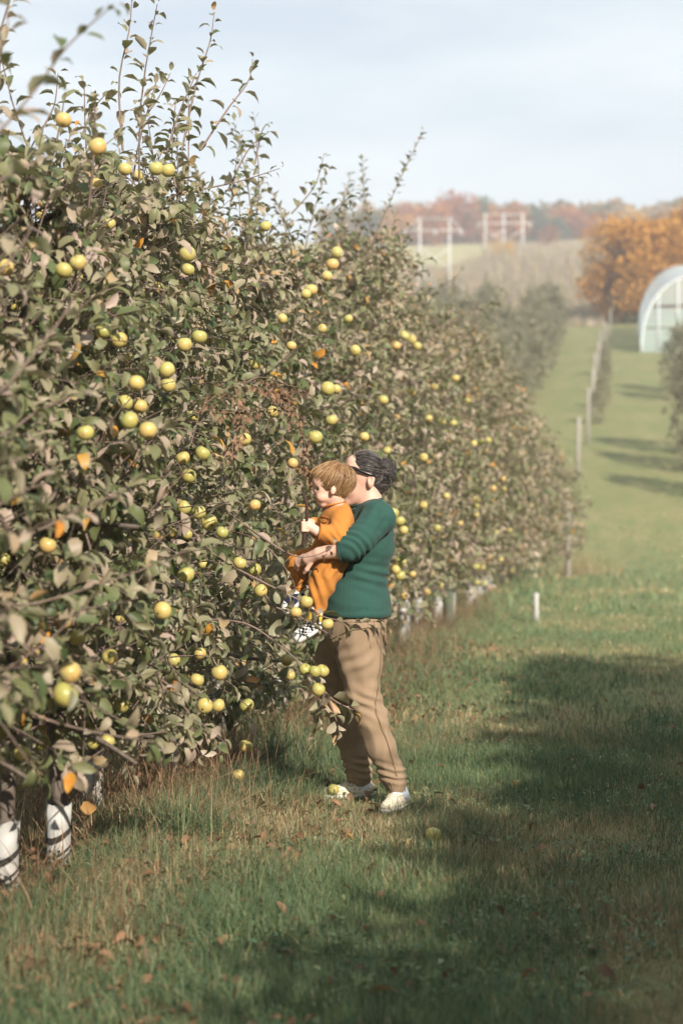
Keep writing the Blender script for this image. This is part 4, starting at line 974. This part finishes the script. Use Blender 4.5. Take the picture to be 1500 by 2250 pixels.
# ---------- adult
KY = -0.13                                  # depth of the toddler's middle
a_tor = [(Lp(812, 1128), .070), (Lp(812, 1155), .102), (Lp(808, 1200), .114), (Lp(792, 1262), .118), (Lp(781, 1325), .158), (Lp(780, 1352), .163)]
def torso_f(off):
    return union([cone(a_tor[i][0], a_tor[i + 1][0], a_tor[i][1] + off, a_tor[i + 1][1] + off, s) for i, s in ((0, 1.75), (1, 1.6), (2, 1.5), (3, 1.4), (4, 1.28))] + [cone(Lp(826, 1130, -.16), Lp(826, 1130, .16), .062 + off, .062 + off)], .035)
N_sh, N_el, N_wr = Lp(832, 1140, -.185), Lp(768, 1206, -.285), Lp(700, 1216, -.265)
F_sh, F_el, F_wr = Lp(832, 1140, .185), Lp(765, 1228, .20), Lp(690, 1236, .02)
def sleeve_f(off, el=.052):
    return [cone(N_sh, N_el, .074 + off, el + .004 + off), cone(N_el, N_el + (N_wr - N_el) * .30, el + off, .047 + off), cone(F_sh, F_el, .074 + off, el + off), cone(F_el, F_el + (F_wr - F_el) * .30, el + off, .047 + off)]
near_leg = [(Lp(788, 1385, -.095), .124), (Lp(791, 1455, -.105), .101), (Lp(796, 1520, -.11), .078), (Lp(817, 1582, -.11), .077), (Lp(838, 1642, -.10), .068), (Lp(858, 1695, -.085), .060), (Lp(866, 1712, -.08), .056)]
far_leg = [(Lp(765, 1385, .095), .125), (Lp(742, 1450, .12), .104), (Lp(743, 1530, .15), .080), (Lp(764, 1605, .18), .072), (Lp(784, 1660, .20), .067), (Lp(787, 1692, .21), .060), (Lp(788, 1706, .21), .058)]
hip = [cone(Lp(779, 1345, 0), Lp(778, 1390, 0), .152, .150, 1.28)]
adult_hand = []
palm = Lp(676, 1228, -.235)
adult_hand.append(cone(N_wr, palm, .027, .027, 1.0))
for k, (dx, dz) in enumerate(((-.004, .018), (-.010, .006), (-.008, -.008), (.0, -.022))):     # fingers close round the toddler's far knee
    b0 = palm + np.array([-.016 + dx, .012, dz * .8]); b1 = b0 + np.array([-.026, .024, -.014]); b2 = b1 + np.array([-.004, .024, -.022]); 
    adult_hand += [cone(b0, b1, .0095, .009), cone(b1, b2, .009, .0078)]
tb = palm + np.array([.014, -.012, -.018]); adult_hand += [cone(tb, tb + np.array([-.018, .004, -.030]), .0115, .010), cone(tb + np.array([-.018, .004, -.030]), tb + np.array([-.030, .016, -.046]), .010, .008)]
HC = Lp(799, 1042, 0)
adult_head = [ell(HC, (.089, .075, .098)), ell(Lp(778, 1072, 0), (.064, .060, .066)), cone(Lp(790, 1092, 0), Lp(765, 1101, 0), .036, .025, 1.2), cone(Lp(772, 1042, 0), Lp(776, 1018, 0), .040, .036, 1.4),
              cone(Lp(754, 1050, 0), Lp(749, 1066, 0), .008, .013), cone(Lp(755, 1084, -.012), Lp(755, 1084, .012), .008, .008), cone(Lp(809, 1082, 0), Lp(814, 1122, 0), .057, .066, 1.05)]
for sg in (-1, 1):
    adult_head += [ell(Lp(815, 1055, sg * .081), (.017, .010, .029), .25), cone(Lp(815, 1066, sg * .078), Lp(813, 1070, sg * .077), .007, .006)]
def tagbody(o, label): to_parent(o); tag(o, label, 'person')
ba = union([union(adult_head, .016), torso_f(-.014), union(sleeve_f(-.012, .050), .03), cone(N_el, N_wr, .042, .028), cone(F_el, F_wr, .042, .028), cone(F_wr, F_wr + np.array([-.05, -.02, 0]), .028, .022, 1.0),
            chain([(p, r - .022) for p, r in near_leg], .02), chain([(p, r - .022) for p, r in far_leg], .02), cone(Lp(866, 1712, -.08), Lp(874, 1748, -.07), .042, .036), cone(Lp(788, 1706, .21), Lp(792, 1738, .215), .042, .036),
            cone(Lp(779, 1345, 0), Lp(778, 1390, 0), .135, .133, 1.25)], .016)
hand_f = union(adult_hand, .006)
def body_a(p):
    d = smin(ba(p), hand_f(p), .006)
    for sg in (-1, 1): d = smax(d, -ell(Lp(813.5, 1053, sg * .091), (.009, .008, .017), .25)(p), .003)
    return d
V, Q = surfnet(body_a, (-.40, -.40, -.01), (.22, .36, 1.68), .0048)
adult = link('person', mk_mesh('person', V, [Q]), M_skin); tagbody(adult, 'adult in green ribbed sweater, tan joggers and sunglasses holding a toddler')
# sweater
sw = union([torso_f(.0), union(sleeve_f(.004), .022)], .028)
ax_cuff = N_el + (N_wr - N_el) * .30; dcuff = (N_wr - N_el) / np.linalg.norm(N_wr - N_el); fcuff = F_el + (F_wr - F_el) * .30; dfc = (F_wr - F_el) / np.linalg.norm(F_wr - F_el)
def sweater(p):
    d = sw(p); d = smax(d, Lp(0, 1354)[2] - p[:, 2], .006)
    near = (p[:, 1] < -.20) & (p[:, 2] > Lp(0, 1240)[2])
    d = np.where(near & (p[:, 0] < ax_cuff[0] + .05), smax(d, (p - ax_cuff) @ dcuff, .006), d)
    nk = cone(Lp(806, 1075, 0), Lp(806, 1106, 0), .070, .070, 1.1)(p)
    return smax(d, -nk, .008)
def sw_disp(V):
    arm = np.clip((-.19 - V[:, 1]) / .05, 0, 1) * ((V[:, 0] < .10))
    ua = (N_el - N_sh) / np.linalg.norm(N_el - N_sh); t = (V - N_sh) @ ua; Lh = np.linalg.norm(N_el - N_sh)
    fold = np.sin((t + .25 * V[:, 0]) * 2 * math.pi / .030 + 3 * nz3(V, (9, 9, 9), 3)) * np.exp(-((t - Lh * .92) / .065) ** 2) * .0062 * arm
    tz = V[:, 2]; wz = Lp(0, 1265)[2]
    waist = (np.sin((tz + .22 * V[:, 0] + .015 * nz3(V, (7, 5, 5), 8)) * 2 * math.pi / .048) * .0065) * np.exp(-((tz - wz) / .06) ** 2) * np.clip((V[:, 0] + .10) / .12, 0, 1) * (1 - arm)
    arm2 = np.clip(1 - np.abs((V - N_sh) @ ua - .03) / .09, 0, 1) * np.sin((V[:, 0] * .8 - tz * .5) * 2 * math.pi / .045) * .004
    gen = nz3(V, (6, 6, 11), 1) * .007 + nz3(V, (14, 14, 30), 5) * .0035
    hem = np.exp(-((tz - Lp(0, 1346)[2]) / .012) ** 2) * .004
    return fold + waist + arm2 * arm + gen + hem
sweater_o = part_from('sweater', sweater, (-.26, -.40, .86), (.20, .34, 1.50), .006, M_knit, adult, sw_disp)
mb = MB(); a = np.linspace(0, 2 * math.pi, 33); c0 = Lp(806, 1103, 0)
mb.tube(np.stack([c0[0] + .072 * np.cos(a), c0[1] + .079 * np.sin(a), c0[2] - .004 + .020 * np.cos(a)], -1), .006, 6, cap=False); mb.build('collar', M_knit, sweater_o)
mb = MB(); e1 = np.cross(dcuff, [0, 0, 1.0]); e1 /= np.linalg.norm(e1); e2 = np.cross(dcuff, e1)
mb.tube(ax_cuff + .050 * (np.cos(a)[:, None] * e1 + np.sin(a)[:, None] * e2), .006, 6, cap=False); mb.build('cuff', M_knit, sweater_o)
# trousers
tr_f = union(hip + [chain(near_leg, .03), chain(far_leg, .03)], .03)
NA, FA_ = Lp(868, 1722, -.078), Lp(789, 1717, .21)
cuffs = union([cone(Lp(866, 1712, -.08), Lp(872, 1738, -.072), .050, .046), cone(Lp(788, 1706, .21), Lp(791, 1728, .213), .050, .046)], .01)
def trousers(p):
    d = smin(tr_f(p), cuffs(p), .012); d = smax(d, p[:, 2] - Lp(0, 1350)[2], .006)
    lowcut = np.where(p[:, 1] < .06, Lp(0, 1740, -.075)[2], Lp(0, 1729, .21)[2])
    return smax(d, lowcut - p[:, 2], .006)
KN, KF = Lp(800, 1545, -.11), Lp(745, 1540, .15)
def tr_disp(V):
    near = V[:, 1] < .04; z = V[:, 2]
    zk = np.where(near, KN[2], KF[2]); za = np.where(near, Lp(0, 1695, -.08)[2], Lp(0, 1685, .2)[2]); n1 = nz3(V, (8, 8, 8), 2)
    knee = np.sin((z + .45 * V[:, 0] + .02 * n1) * 2 * math.pi / .055) * np.exp(-((z - zk) / .075) ** 2) * .0045
    ank = np.sin((z + .15 * V[:, 0] + .012 * n1) * 2 * math.pi / .036) * np.exp(-((z - za) / .045) ** 2) * .0065
    crotch = np.sin((z * 1.0 - .55 * V[:, 0] + .02 * n1) * 2 * math.pi / .075) * np.exp(-((z - Lp(0, 1440)[2]) / .07) ** 2) * np.exp(-((V[:, 0] + .06) / .09) ** 2) * .007
    rib = np.where(z < za - .045, .0022 * np.sin(np.arctan2(V[:, 1] - np.where(near, -.075, .21), V[:, 0] - np.where(near, NA[0], FA_[0])) * 22), 0)
    gen = nz3(V, (7, 7, 4), 6) * .006 - np.abs(nz3(V, (11, 11, 5), 16)) * .010 + nz3(V, (20, 20, 9), 9) * .004
    return knee + ank + crotch + rib + gen
trou = part_from('trousers', trousers, (-.34, -.30, .05), (.24, .36, .92), .0065, M_twill, adult, tr_disp)
for pts, w in (([(838, 1358), (838, 1420), (836, 1470), (830, 1520), (826, 1560), (848, 1620), (866, 1680), (872, 1706)], .0018), ([(808, 1362), (810, 1395), (815, 1424)], .0016), ([(822, 1362), (826, 1400), (838, 1428)], .0014)):
    P = [surf_pt(trousers, x, y) for x, y in pts]; P = spline(P, 28); P = np.array([surf_pt(trousers, *[float(v) for v in (750 + FPX * (q[0] + LX0) / (D0 + q[1]), 1125 - FPX * (q[2] - CAMZ) / (D0 + q[1]))], out=.0015) for q in P])
    mb = MB(); mb.tube(P, w, 5); mb.build('seam', M_seam, trou)
P = np.array([surf_pt(trousers, 846, y, out=.003) for y in np.linspace(1392, 1418, 8)]); mb = MB(); mb.tube(P, .005, 5); mb.build('back_pocket', M_seam, trou)
# shoes and socks
def shoe(heel, toe, mat, sole_mat, parent, rw=.040, up=.055):
    heel, toe = np.asarray(heel, float), np.asarray(toe, float); dv = toe - heel; L_ = np.linalg.norm(dv); dv /= L_; mid = heel + dv * L_ * .42
    f0 = union([cone(heel + np.array([0, 0, .030]), mid + np.array([0, 0, .034]), rw * .92, rw * 1.0), cone(mid + np.array([0, 0, .030]), toe + np.array([0, 0, .022]) - dv * .03, rw, rw * .78), cone(heel + np.array([0, 0, .045]), heel + dv * .01 + np.array([0, 0, up]), rw * .80, rw * .78)], .02)
    zb = min(heel[2], toe[2])
    lo = np.minimum(heel, toe) - .08; hi = np.maximum(heel, toe) + np.array([.08, .08, .14])
    op = cone(heel + dv * .035 + np.array([0, 0, up + .045]), heel + dv * .085 + np.array([0, 0, up + .052]), .044, .038)
    base = heel[2] + 0.0
    slope = (toe[2] - heel[2]) / L_
    def plane(p, o): return (base + o + slope * ((p - heel) @ dv)) - p[:, 2]
    s = part_from('shoe', lambda p: smax(smax(f0(p), plane(p, .012), .004), -op(p), .006), lo, hi, .0045, mat, parent)
    part_from('sole', lambda p: smax(smax(f0(p) - .004, plane(p, -.004), .003), -plane(p, .016), .003), lo, hi, .0045, sole_mat, s)
    return s
gN = float(gz(*(P_ORG[:2] + (RIGHT * .13 + FWD * -.06)[:2]))) + .006; gF = float(gz(*(P_ORG[:2] + (FWD * .22)[:2]))) + .006
h1 = Lp(882, 1760, -.055); h1[2] = gN; t1 = h1 + np.array([-.085, -.19, 0]); shoe(h1, t1, M_shoe, M_sole, adult)
h2 = Lp(806, 1752, .215); h2[2] = gF; t2 = h2 + np.array([-.205, -.045, 0]); shoe(h2, t2, M_shoe, M_sole, adult)
for c_, hh_ in ((Lp(872, 1738, -.072), h1 + np.array([-.006, -.014, .05])), (Lp(791, 1728, .213), h2 + np.array([-.02, -.004, .05]))):
    part_from('sock', union([cone(c_ + np.array([0, 0, .02]), hh_, .042, .040), cone(hh_, hh_ + np.array([-.03, -.05 if c_[1] < 0 else -.01, -.012]), .038, .030)], .01), np.minimum(c_, hh_) - .08, np.maximum(c_, hh_) + .08, .006, M_sock, adult)
# hair
def hair_a(p):
    d = union([ell(HC + np.array([.004, 0, .006]), (.091, .0785, .098)), cone(Lp(826, 1066, 0), Lp(828, 1090, 0), .040, .022, 1.3)], .02)(p)
    a_, b_ = Lp(763, 998), Lp(832, 1085); nx, nz_ = (b_ - a_)[2], -(b_ - a_)[0]          # hairline plane
    n_ = np.array([nx, 0, nz_]); n_ /= np.linalg.norm(n_); d = smax(d, (p - a_) @ n_, .008)
    for sg in (-1, 1): d = smax(d, -ell(Lp(804, 1062, sg * .085), (.036, .034, .040))(p), .006)
    return d
curl = lambda V: nz3(V, (30, 60, 45), 2) * .002
hair_o = part_from('hair', hair_a, (-.14, -.13, 1.40), (.16, .13, 1.70), .005, M_hair_a, adult, curl)
bun_f = union([ell(Lp(846, 1034, 0), (.032, .040, .040)), ell(Lp(841, 1060, 0), (.022, .030, .032))], .02)
part_from('bun', bun_f, (.02, -.09, 1.44), (.17, .09, 1.68), .005, M_hair_a, hair_o, lambda V: nz3(V, (60, 60, 60), 7) * .010)
rh = np.random.default_rng(3)
V, Q = surfnet(hair_a, (-.14, -.13, 1.40), (.16, .13, 1.70), .008); st = V[rh.choice(len(V), 900)]; bc = Lp(846, 1042, 0)
ribbons('strands', hair_a, st, lambda p: bc - p, 9, .008, .0011, M_hair_as, hair_o, .0038, .12)
V, Q = surfnet(bun_f, (.02, -.09, 1.44), (.17, .09, 1.68), .008); st = V[rh.choice(len(V), 700)]
ribbons('curls', bun_f, st, lambda p: np.cross(p - bc, np.array([.3, 1, .5])) + rh.normal(0, .02, p.shape), 9, .006, .0013, M_hair_as, hair_o, .009, 1.2, 4)
# sunglasses
sg_o = None; mb = MB()
for sg in (-1, 1):
    mb.tube([Lp(824, 1047, sg * .086), Lp(815, 1043, sg * .089), Lp(795, 1036, sg * .088), Lp(778, 1029, sg * .084), Lp(764, 1028, sg * .070)], [.004, .0065, .007, .009, .010], 6)
mb.tube([Lp(757, 1030, -.02), Lp(755, 1029, 0), Lp(757, 1030, .02)], .004, 6); sg_o = mb.build('sunglasses', M_black, adult)
for sg in (-1, 1):
    part_from('lens', ell(Lp(758.5, 1038, sg * .040), (.0075, .031, .021)), Lp(758.5, 1038, sg * .040) - .045, Lp(758.5, 1038, sg * .040) + .045, .004, M_lens, sg_o)

# ---------- toddler
K = KY
kh = Lp(736, 1057, K - .03)
def KL(x, y, o=0.0): return Lp(x, y, K + o)
khd = -.03
kid_head = [ell(kh, (.084, .070, .077)), ell(KL(711, 1072, khd), (.047, .056, .054)), ell(KL(712, 1090, khd), (.042, .050, .036)), cone(KL(705, 1055, khd - .02), KL(705, 1055, khd + .02), .042, .042), cone(KL(704, 1104, khd), KL(709, 1107, khd), .015, .018, 1.4),
            cone(KL(694, 1075, khd), KL(689.0, 1083.5, khd), .006, .0095), cone(KL(697, 1094, khd - .008), KL(697, 1094, khd + .008), .0075, .0075), cone(KL(698, 1099, khd - .007), KL(698, 1099, khd + .007), .007, .007),
            ell(KL(706, 1092, khd - .030), (.022, .018, .020)), ell(KL(706, 1092, khd + .030), (.022, .018, .020)), cone(KL(735, 1090, khd), KL(737, 1118, 0), .042, .045, 1.1)]
for sg in (-1, 1): kid_head += [ell(KL(732, 1077, khd + sg * .070), (.013, .008, .021), .2)]
kn_sh, kn_el, kn_wr = KL(752, 1139, -.085), KL(742, 1178, -.135), KL(697, 1168, -.150)
kf_sh, kf_el, kf_wr = KL(740, 1139, .085), KL(705, 1165, .11), KL(684, 1150, .02)
k_tor = [(KL(740, 1124), .060), (KL(738, 1150), .078), (KL(733, 1195), .082), (KL(722, 1232), .088)]
kn_leg = [(KL(728, 1232, -.045), .072), (KL(712, 1268, -.060), .060), (KL(699, 1308, -.060), .048), (KL(697, 1338, -.060), .036)]
kf_leg = [(KL(712, 1225, .045), .066), (KL(650, 1232, .055), .043), (KL(652, 1262, .05), .041), (KL(655, 1288, .05), .036)]
hand_c = KL(678, 1158, -.155)
kid_hand = [cone(kn_wr, hand_c + np.array([.008, 0, 0]), .021, .023)]
for k in range(4):       # fist round the stick
    z0 = .018 - .0115 * k; b0 = hand_c + np.array([-.004, -.014, z0]); b1 = b0 + np.array([-.022, -.002, .001]); b2 = b1 + np.array([-.004, .018, 0]); b3 = b2 + np.array([.014, .010, 0])
    kid_hand += [cone(b0, b1, .0068, .0064), cone(b1, b2, .0064, .006), cone(b2, b3, .006, .0055)]
kid_hand += [cone(hand_c + np.array([.004, -.006, .022]), hand_c + np.array([-.010, -.002, .040]), .0078, .0065)]
fh = KL(677, 1150, .0); kid_hand2 = [cone(kf_wr, fh, .020, .020), cone(fh + np.array([-.006, -.01, .004]), fh + np.array([-.02, -.022, .0]), .007, .006), cone(fh + np.array([-.006, -.006, -.008]), fh + np.array([-.02, -.02, -.012]), .007, .006), cone(fh + np.array([-.006, .0, .015]), fh + np.array([-.02, -.014, .014]), .007, .006), cone(fh + np.array([-.004, .0, -.018]), fh + np.array([-.018, -.014, -.022]), .0065, .0055), cone(fh + np.array([.004, -.008, .014]), fh + np.array([-.006, -.018, .028]), .007, .006)]
kb = union([union(kid_head, .011), chain([(p, r - .012) for p, r in k_tor], .03, 1.15), chain([(kn_sh, .034), (kn_el, .030), (kn_wr, .021)], .015), chain([(kf_sh, .034), (kf_el, .030), (kf_wr, .021)], .015),
            chain([(p, r - .012) for p, r in kn_leg], .02), chain([(p, r - .012) for p, r in kf_leg], .02), chain([(KL(697, 1330, -.06), .026), (KL(690, 1368, -.065), .024)], .01), chain([(KL(655, 1285, .05), .026), (KL(652, 1312, .05), .024)], .01)], .012)
hk = union([union(kid_hand, .004), union(kid_hand2, .004)], .003)
def body_k(p):
    d = smin(kb(p), hk(p), .006)
    for sg in (-1, 1): d = smax(d, -ell(KL(695.5, 1074, khd + sg * .036), (.011, .015, .0075))(p), .008)
    return smax(d, -cone(KL(693.0, 1096.6, khd - .026), KL(693.0, 1096.6, khd + .026), .0026, .0026)(p), .003)
V, Q = surfnet(body_k, (-.46, -.40, .80), (-.02, .06, 1.62), .0038)
kid = link('person', mk_mesh('person', V, [Q]), M_skin_k); tagbody(kid, 'toddler with light brown hair in an orange jumpsuit, holding a stick')
js = union([chain(k_tor, .03, 1.18), cone(KL(738, 1133, -.06), KL(738, 1133, .06), .040, .040), chain([(kn_sh, .050), (kn_el, .047), (kn_el + (kn_wr - kn_el) * .92, .036)], .02), chain([(kf_sh, .050), (kf_el, .046), (kf_el + (kf_wr - kf_el) * .8, .035)], .02), chain(kn_leg, .025), chain(kf_leg, .025)], .018)
ndir = (kn_wr - kn_el) / np.linalg.norm(kn_wr - kn_el)
def jumpsuit(p):
    d = js(p); d = smax(d, -cone(KL(733, 1085, khd), KL(734, 1108, -.01), .052, .050, 1.1)(p), .006)
    d = np.where((p[:, 0] < kn_wr[0] + .05) & (p[:, 1] < K - .09) & (p[:, 2] > KL(0, 1200)[2]), smax(d, (p - (kn_el + (kn_wr - kn_el) * .93)) @ ndir, .004), d)
    return d
def js_disp(V):
    ua = (kn_wr - kn_sh); t = V - kn_el; r = np.linalg.norm(t, axis=1)
    el = np.sin((V[:, 0] * .9 + V[:, 2] * .6 + .01 * nz3(V, (12, 12, 12), 4)) * 2 * math.pi / .030) * np.exp(-(r / .055) ** 2) * .0055
    lap = np.sin((V[:, 2] * .7 - V[:, 0]) * 2 * math.pi / .045 + 2 * nz3(V, (8, 8, 8), 1)) * np.exp(-((V[:, 2] - KL(0, 1230)[2]) / .06) ** 2) * .006
    leg = np.sin((V[:, 0] + .25 * V[:, 2] + .02 * nz3(V, (9, 9, 5), 12)) * 2 * math.pi / .050) * np.clip((KL(0, 1240)[2] - V[:, 2]) / .06, 0, 1) * .005
    return el + lap + leg + nz3(V, (10, 10, 14), 3) * .006 + nz3(V, (25, 25, 25), 7) * .0025
suit = part_from('jumpsuit', jumpsuit, (-.46, -.40, .86), (-.02, .08, 1.46), .005, M_orange, kid, js_disp)
mb = MB(); c0 = KL(733, 1109, -.008); mb.tube(np.stack([c0[0] + .050 * np.cos(a), c0[1] + .056 * np.sin(a), c0[2] + .002 + .012 * np.cos(a)], -1), .0045, 6, cap=False); mb.build('collar', M_orange_hem, suit)
P = np.array([surf_pt(jumpsuit, x, y, out=.003) for x, y in ((702, 1137), (706, 1146), (712, 1148), (718, 1147), (723, 1138), (712, 1136), (702, 1137))]); mb = MB(); mb.tube(P, .002, 5); mb.build('chest_pocket', M_orange_hem, suit)
for c_, dv_, r_ in ((kn_el + (kn_wr - kn_el) * .91, ndir, .037), (KL(697, 1340, -.06), np.array([0, 0, -1.0]), .036), (KL(655, 1290, .05), np.array([0, 0, -1.0]), .036)):
    e1 = np.cross(dv_, [0.2, 1.0, 0.1]); e1 /= np.linalg.norm(e1); e2 = np.cross(dv_, e1); mb = MB(); mb.tube(c_ + r_ * (np.cos(a)[:, None] * e1 + np.sin(a)[:, None] * e2), .005, 6, cap=False); mb.build('cuff', M_orange_hem, suit)
for p0, p1, band in ((KL(697, 1338, -.06), KL(690, 1366, -.064), True), (KL(655, 1288, .05), KL(652, 1310, .05), False)):
    so = part_from('sock', cone(p0, p1, .031, .030), np.minimum(p0, p1) - .05, np.maximum(p0, p1) + .05, .005, M_white, kid)
    if band:
        q0, q1 = p0 + (p1 - p0) * .55, p0 + (p1 - p0) * .95; part_from('sock_band', cone(q0, q1, .0335, .033), np.minimum(q0, q1) - .05, np.maximum(q0, q1) + .05, .005, M_yellow, so)
def kshoe(ank, toe, mat):
    ank, toe = np.asarray(ank), np.asarray(toe); dv = toe - ank; L_ = np.linalg.norm(dv); dv /= L_; up = np.array([-dv[2], 0, dv[0]]); up = up / np.linalg.norm(up) * (1 if up[2] > 0 or True else 1)
    if up[2] < 0: up = -up
    base = ank - up * .030
    f0 = union([cone(ank - dv * .004, ank + dv * L_ * .45 - up * .006, .034, .034), cone(ank + dv * L_ * .45 - up * .006, toe - dv * .022 - up * .008, .034, .029)], .015)
    lo, hi = np.minimum(ank, toe) - .07, np.maximum(ank, toe) + .07
    s = part_from('shoe', lambda p: smax(f0(p), -((p - base) @ up) + .006, .003), lo, hi, .004, mat, kid)
    part_from('sole', lambda p: smax(smax(f0(p) - .004, -((p - base) @ up) - .006, .003), ((p - base) @ up) - .011, .003), lo, hi, .004, M_sole, s)
    part_from('toe_cap', lambda p: smax(smax(f0(p) - .002, -((p - base) @ up) + .004, .003), L_ - .032 - (p - ank) @ dv, .003), lo, hi, .004, M_sole, s)
kshoe(KL(690, 1374, -.065), KL(646, 1400, -.080), M_check)
kshoe(KL(652, 1312, .05), KL(622, 1340, .04), M_navy)
def hair_k(p):
    d = union([ell(kh + np.array([0, 0, .006]), (.091, .0765, .082)), ell(KL(708, 1046, khd), (.048, .062, .036))], .02)(p)
    a_, b_ = KL(686, 1052), KL(756, 1094); n_ = np.array([(b_ - a_)[2], 0, -(b_ - a_)[0]]); n_ /= np.linalg.norm(n_); d = smax(d, (p - a_) @ n_, .008)
    for sg in (-1, 1): d = smax(d, -ell(KL(729, 1079, khd + sg * .078), (.017, .026, .022))(p), .005)
    return d
hk_o = part_from('hair', hair_k, (-.36, -.28, 1.42), (-.02, -.02, 1.64), .005, M_hair_k, kid, lambda V: nz3(V, (14, 60, 14), 2) * .0022)
V, Q = surfnet(hair_k, (-.36, -.28, 1.42), (-.02, -.02, 1.64), .008); st = V[rh.choice(len(V), 1500)]; crown = KL(752, 1018, khd)
ribbons('strands', hair_k, st, lambda p: (p - crown) * np.array([1, 1, .6]) + np.array([-.01, 0, -.05]), 11, .0075, .0010, M_hair_ks, hk_o, .0038, .06, 8)
for sg in (-1, 1):
    e = surf_pt(body_k, 700.5, 1074, K + khd - .12, 0) if sg < 0 else None
    c_ = KL(698.5, 1075, khd + sg * .030)
    part_from('eye', ell(c_ + np.array([.004, sg * .010, 0]), (.008, .010, .0042)), c_ - .02, c_ + .02, .0025, M_eye, kid)
    mb = MB(); mb.tube([KL(697, 1068, khd + sg * .016), KL(700, 1066.5, khd + sg * .034), KL(706, 1068, khd + sg * .046)], [.0018, .0022, .0012], 5); mb.build('eyebrow', M_hair_k, kid)
mb = MB(); mb.tube([KL(699, 1096.5, khd - .022), KL(694.5, 1096.5, khd - .008), KL(694.2, 1096.5, khd + .008), KL(699, 1096.5, khd + .022)], [.0012, .0022, .0022, .0012], 5); mb.build('mouth', M_lip, kid)
# stick in the fist
mb = MB(); SP = spline([Lp(664, 1083, K - .160), Lp(668, 1090, K - .160), Lp(674, 1110, K - .163), Lp(674, 1140, K - .165), Lp(670.5, 1158, K - .163), Lp(668, 1180, K - .155), Lp(664, 1200, K - .150)], 20)
mb.tube(SP, .0085 + .0015 * np.sin(np.arange(20) * 1.7), 8); stick = mb.build('stick', M_stick); to_parent(stick); tag(stick, 'short dark brown stick upright in the toddler fist', 'stick')

# wood behind the ridge trees: reads as one mass
rw = np.random.default_rng(21); n = 15000; dd = rw.uniform(470, 500, n); pxs = rw.uniform(700, 1620, n)
P = RIGHT[None] * ((pxs - 750) / FPX * dd)[:, None] + FWD[None] * dd[:, None]; zz = gz(P[:, 0], P[:, 1]); hmax = 4.5 + 8 * fbm(pxs, dd * 0, .035, 6)
Pw = np.stack([P[:, 0], P[:, 1], zz + hmax * rw.random(n) ** .8], -1)
L = dict(pos=Pw, dir=rw.normal(0, 1, (n, 3)), nrm=rw.normal(0, 1, (n, 3)) + np.array([0, 0, .6]), len=rw.uniform(.9, 2.0, n), rnd=np.clip(fbm(pxs, dd * 0, .03, 12) + rw.normal(0, .12, n), 0, 1), var=rw.integers(0, 60, n))
V, T, Q, r = leaves_mesh(L, TEMPL_LOW); me = mk_mesh('woodland', V, [T]); set_attr(me, 'rnd', r)
me.materials.append(crown_mat('mixed_autumn_wood', [(.2, (.13, .15, .08)), (.45, (.22, .19, .11)), (.6, (.34, .19, .09)), (.8, (.40, .27, .15))])); tag(link('woodland', me), 'mixed autumn wood filling the ridge behind single trees', 'woodland', None, 'stuff')

# ------------------------------------------------------------------ haze
mb = MB(); mb.box((0, 390, 70), (640, 470, 74)); hz = mb.mesh('haze', False); hm = bpy.data.materials.new('haze_air'); hm.use_nodes = True; nt = hm.node_tree; nt.nodes.clear()
ho = nt.nodes.new('ShaderNodeOutputMaterial'); hv = nt.nodes.new('ShaderNodeVolumePrincipled'); hv.inputs['Color'].default_value = (.93, .95, 1, 1); hv.inputs['Density'].default_value = 0.0010; hv.inputs['Anisotropy'].default_value = 0.0
nt.links.new(hv.outputs[0], ho.inputs['Volume']); hz.materials.append(hm); tag(link('haze', hz), 'thin pale autumn haze over the orchard', 'haze', None, 'stuff')
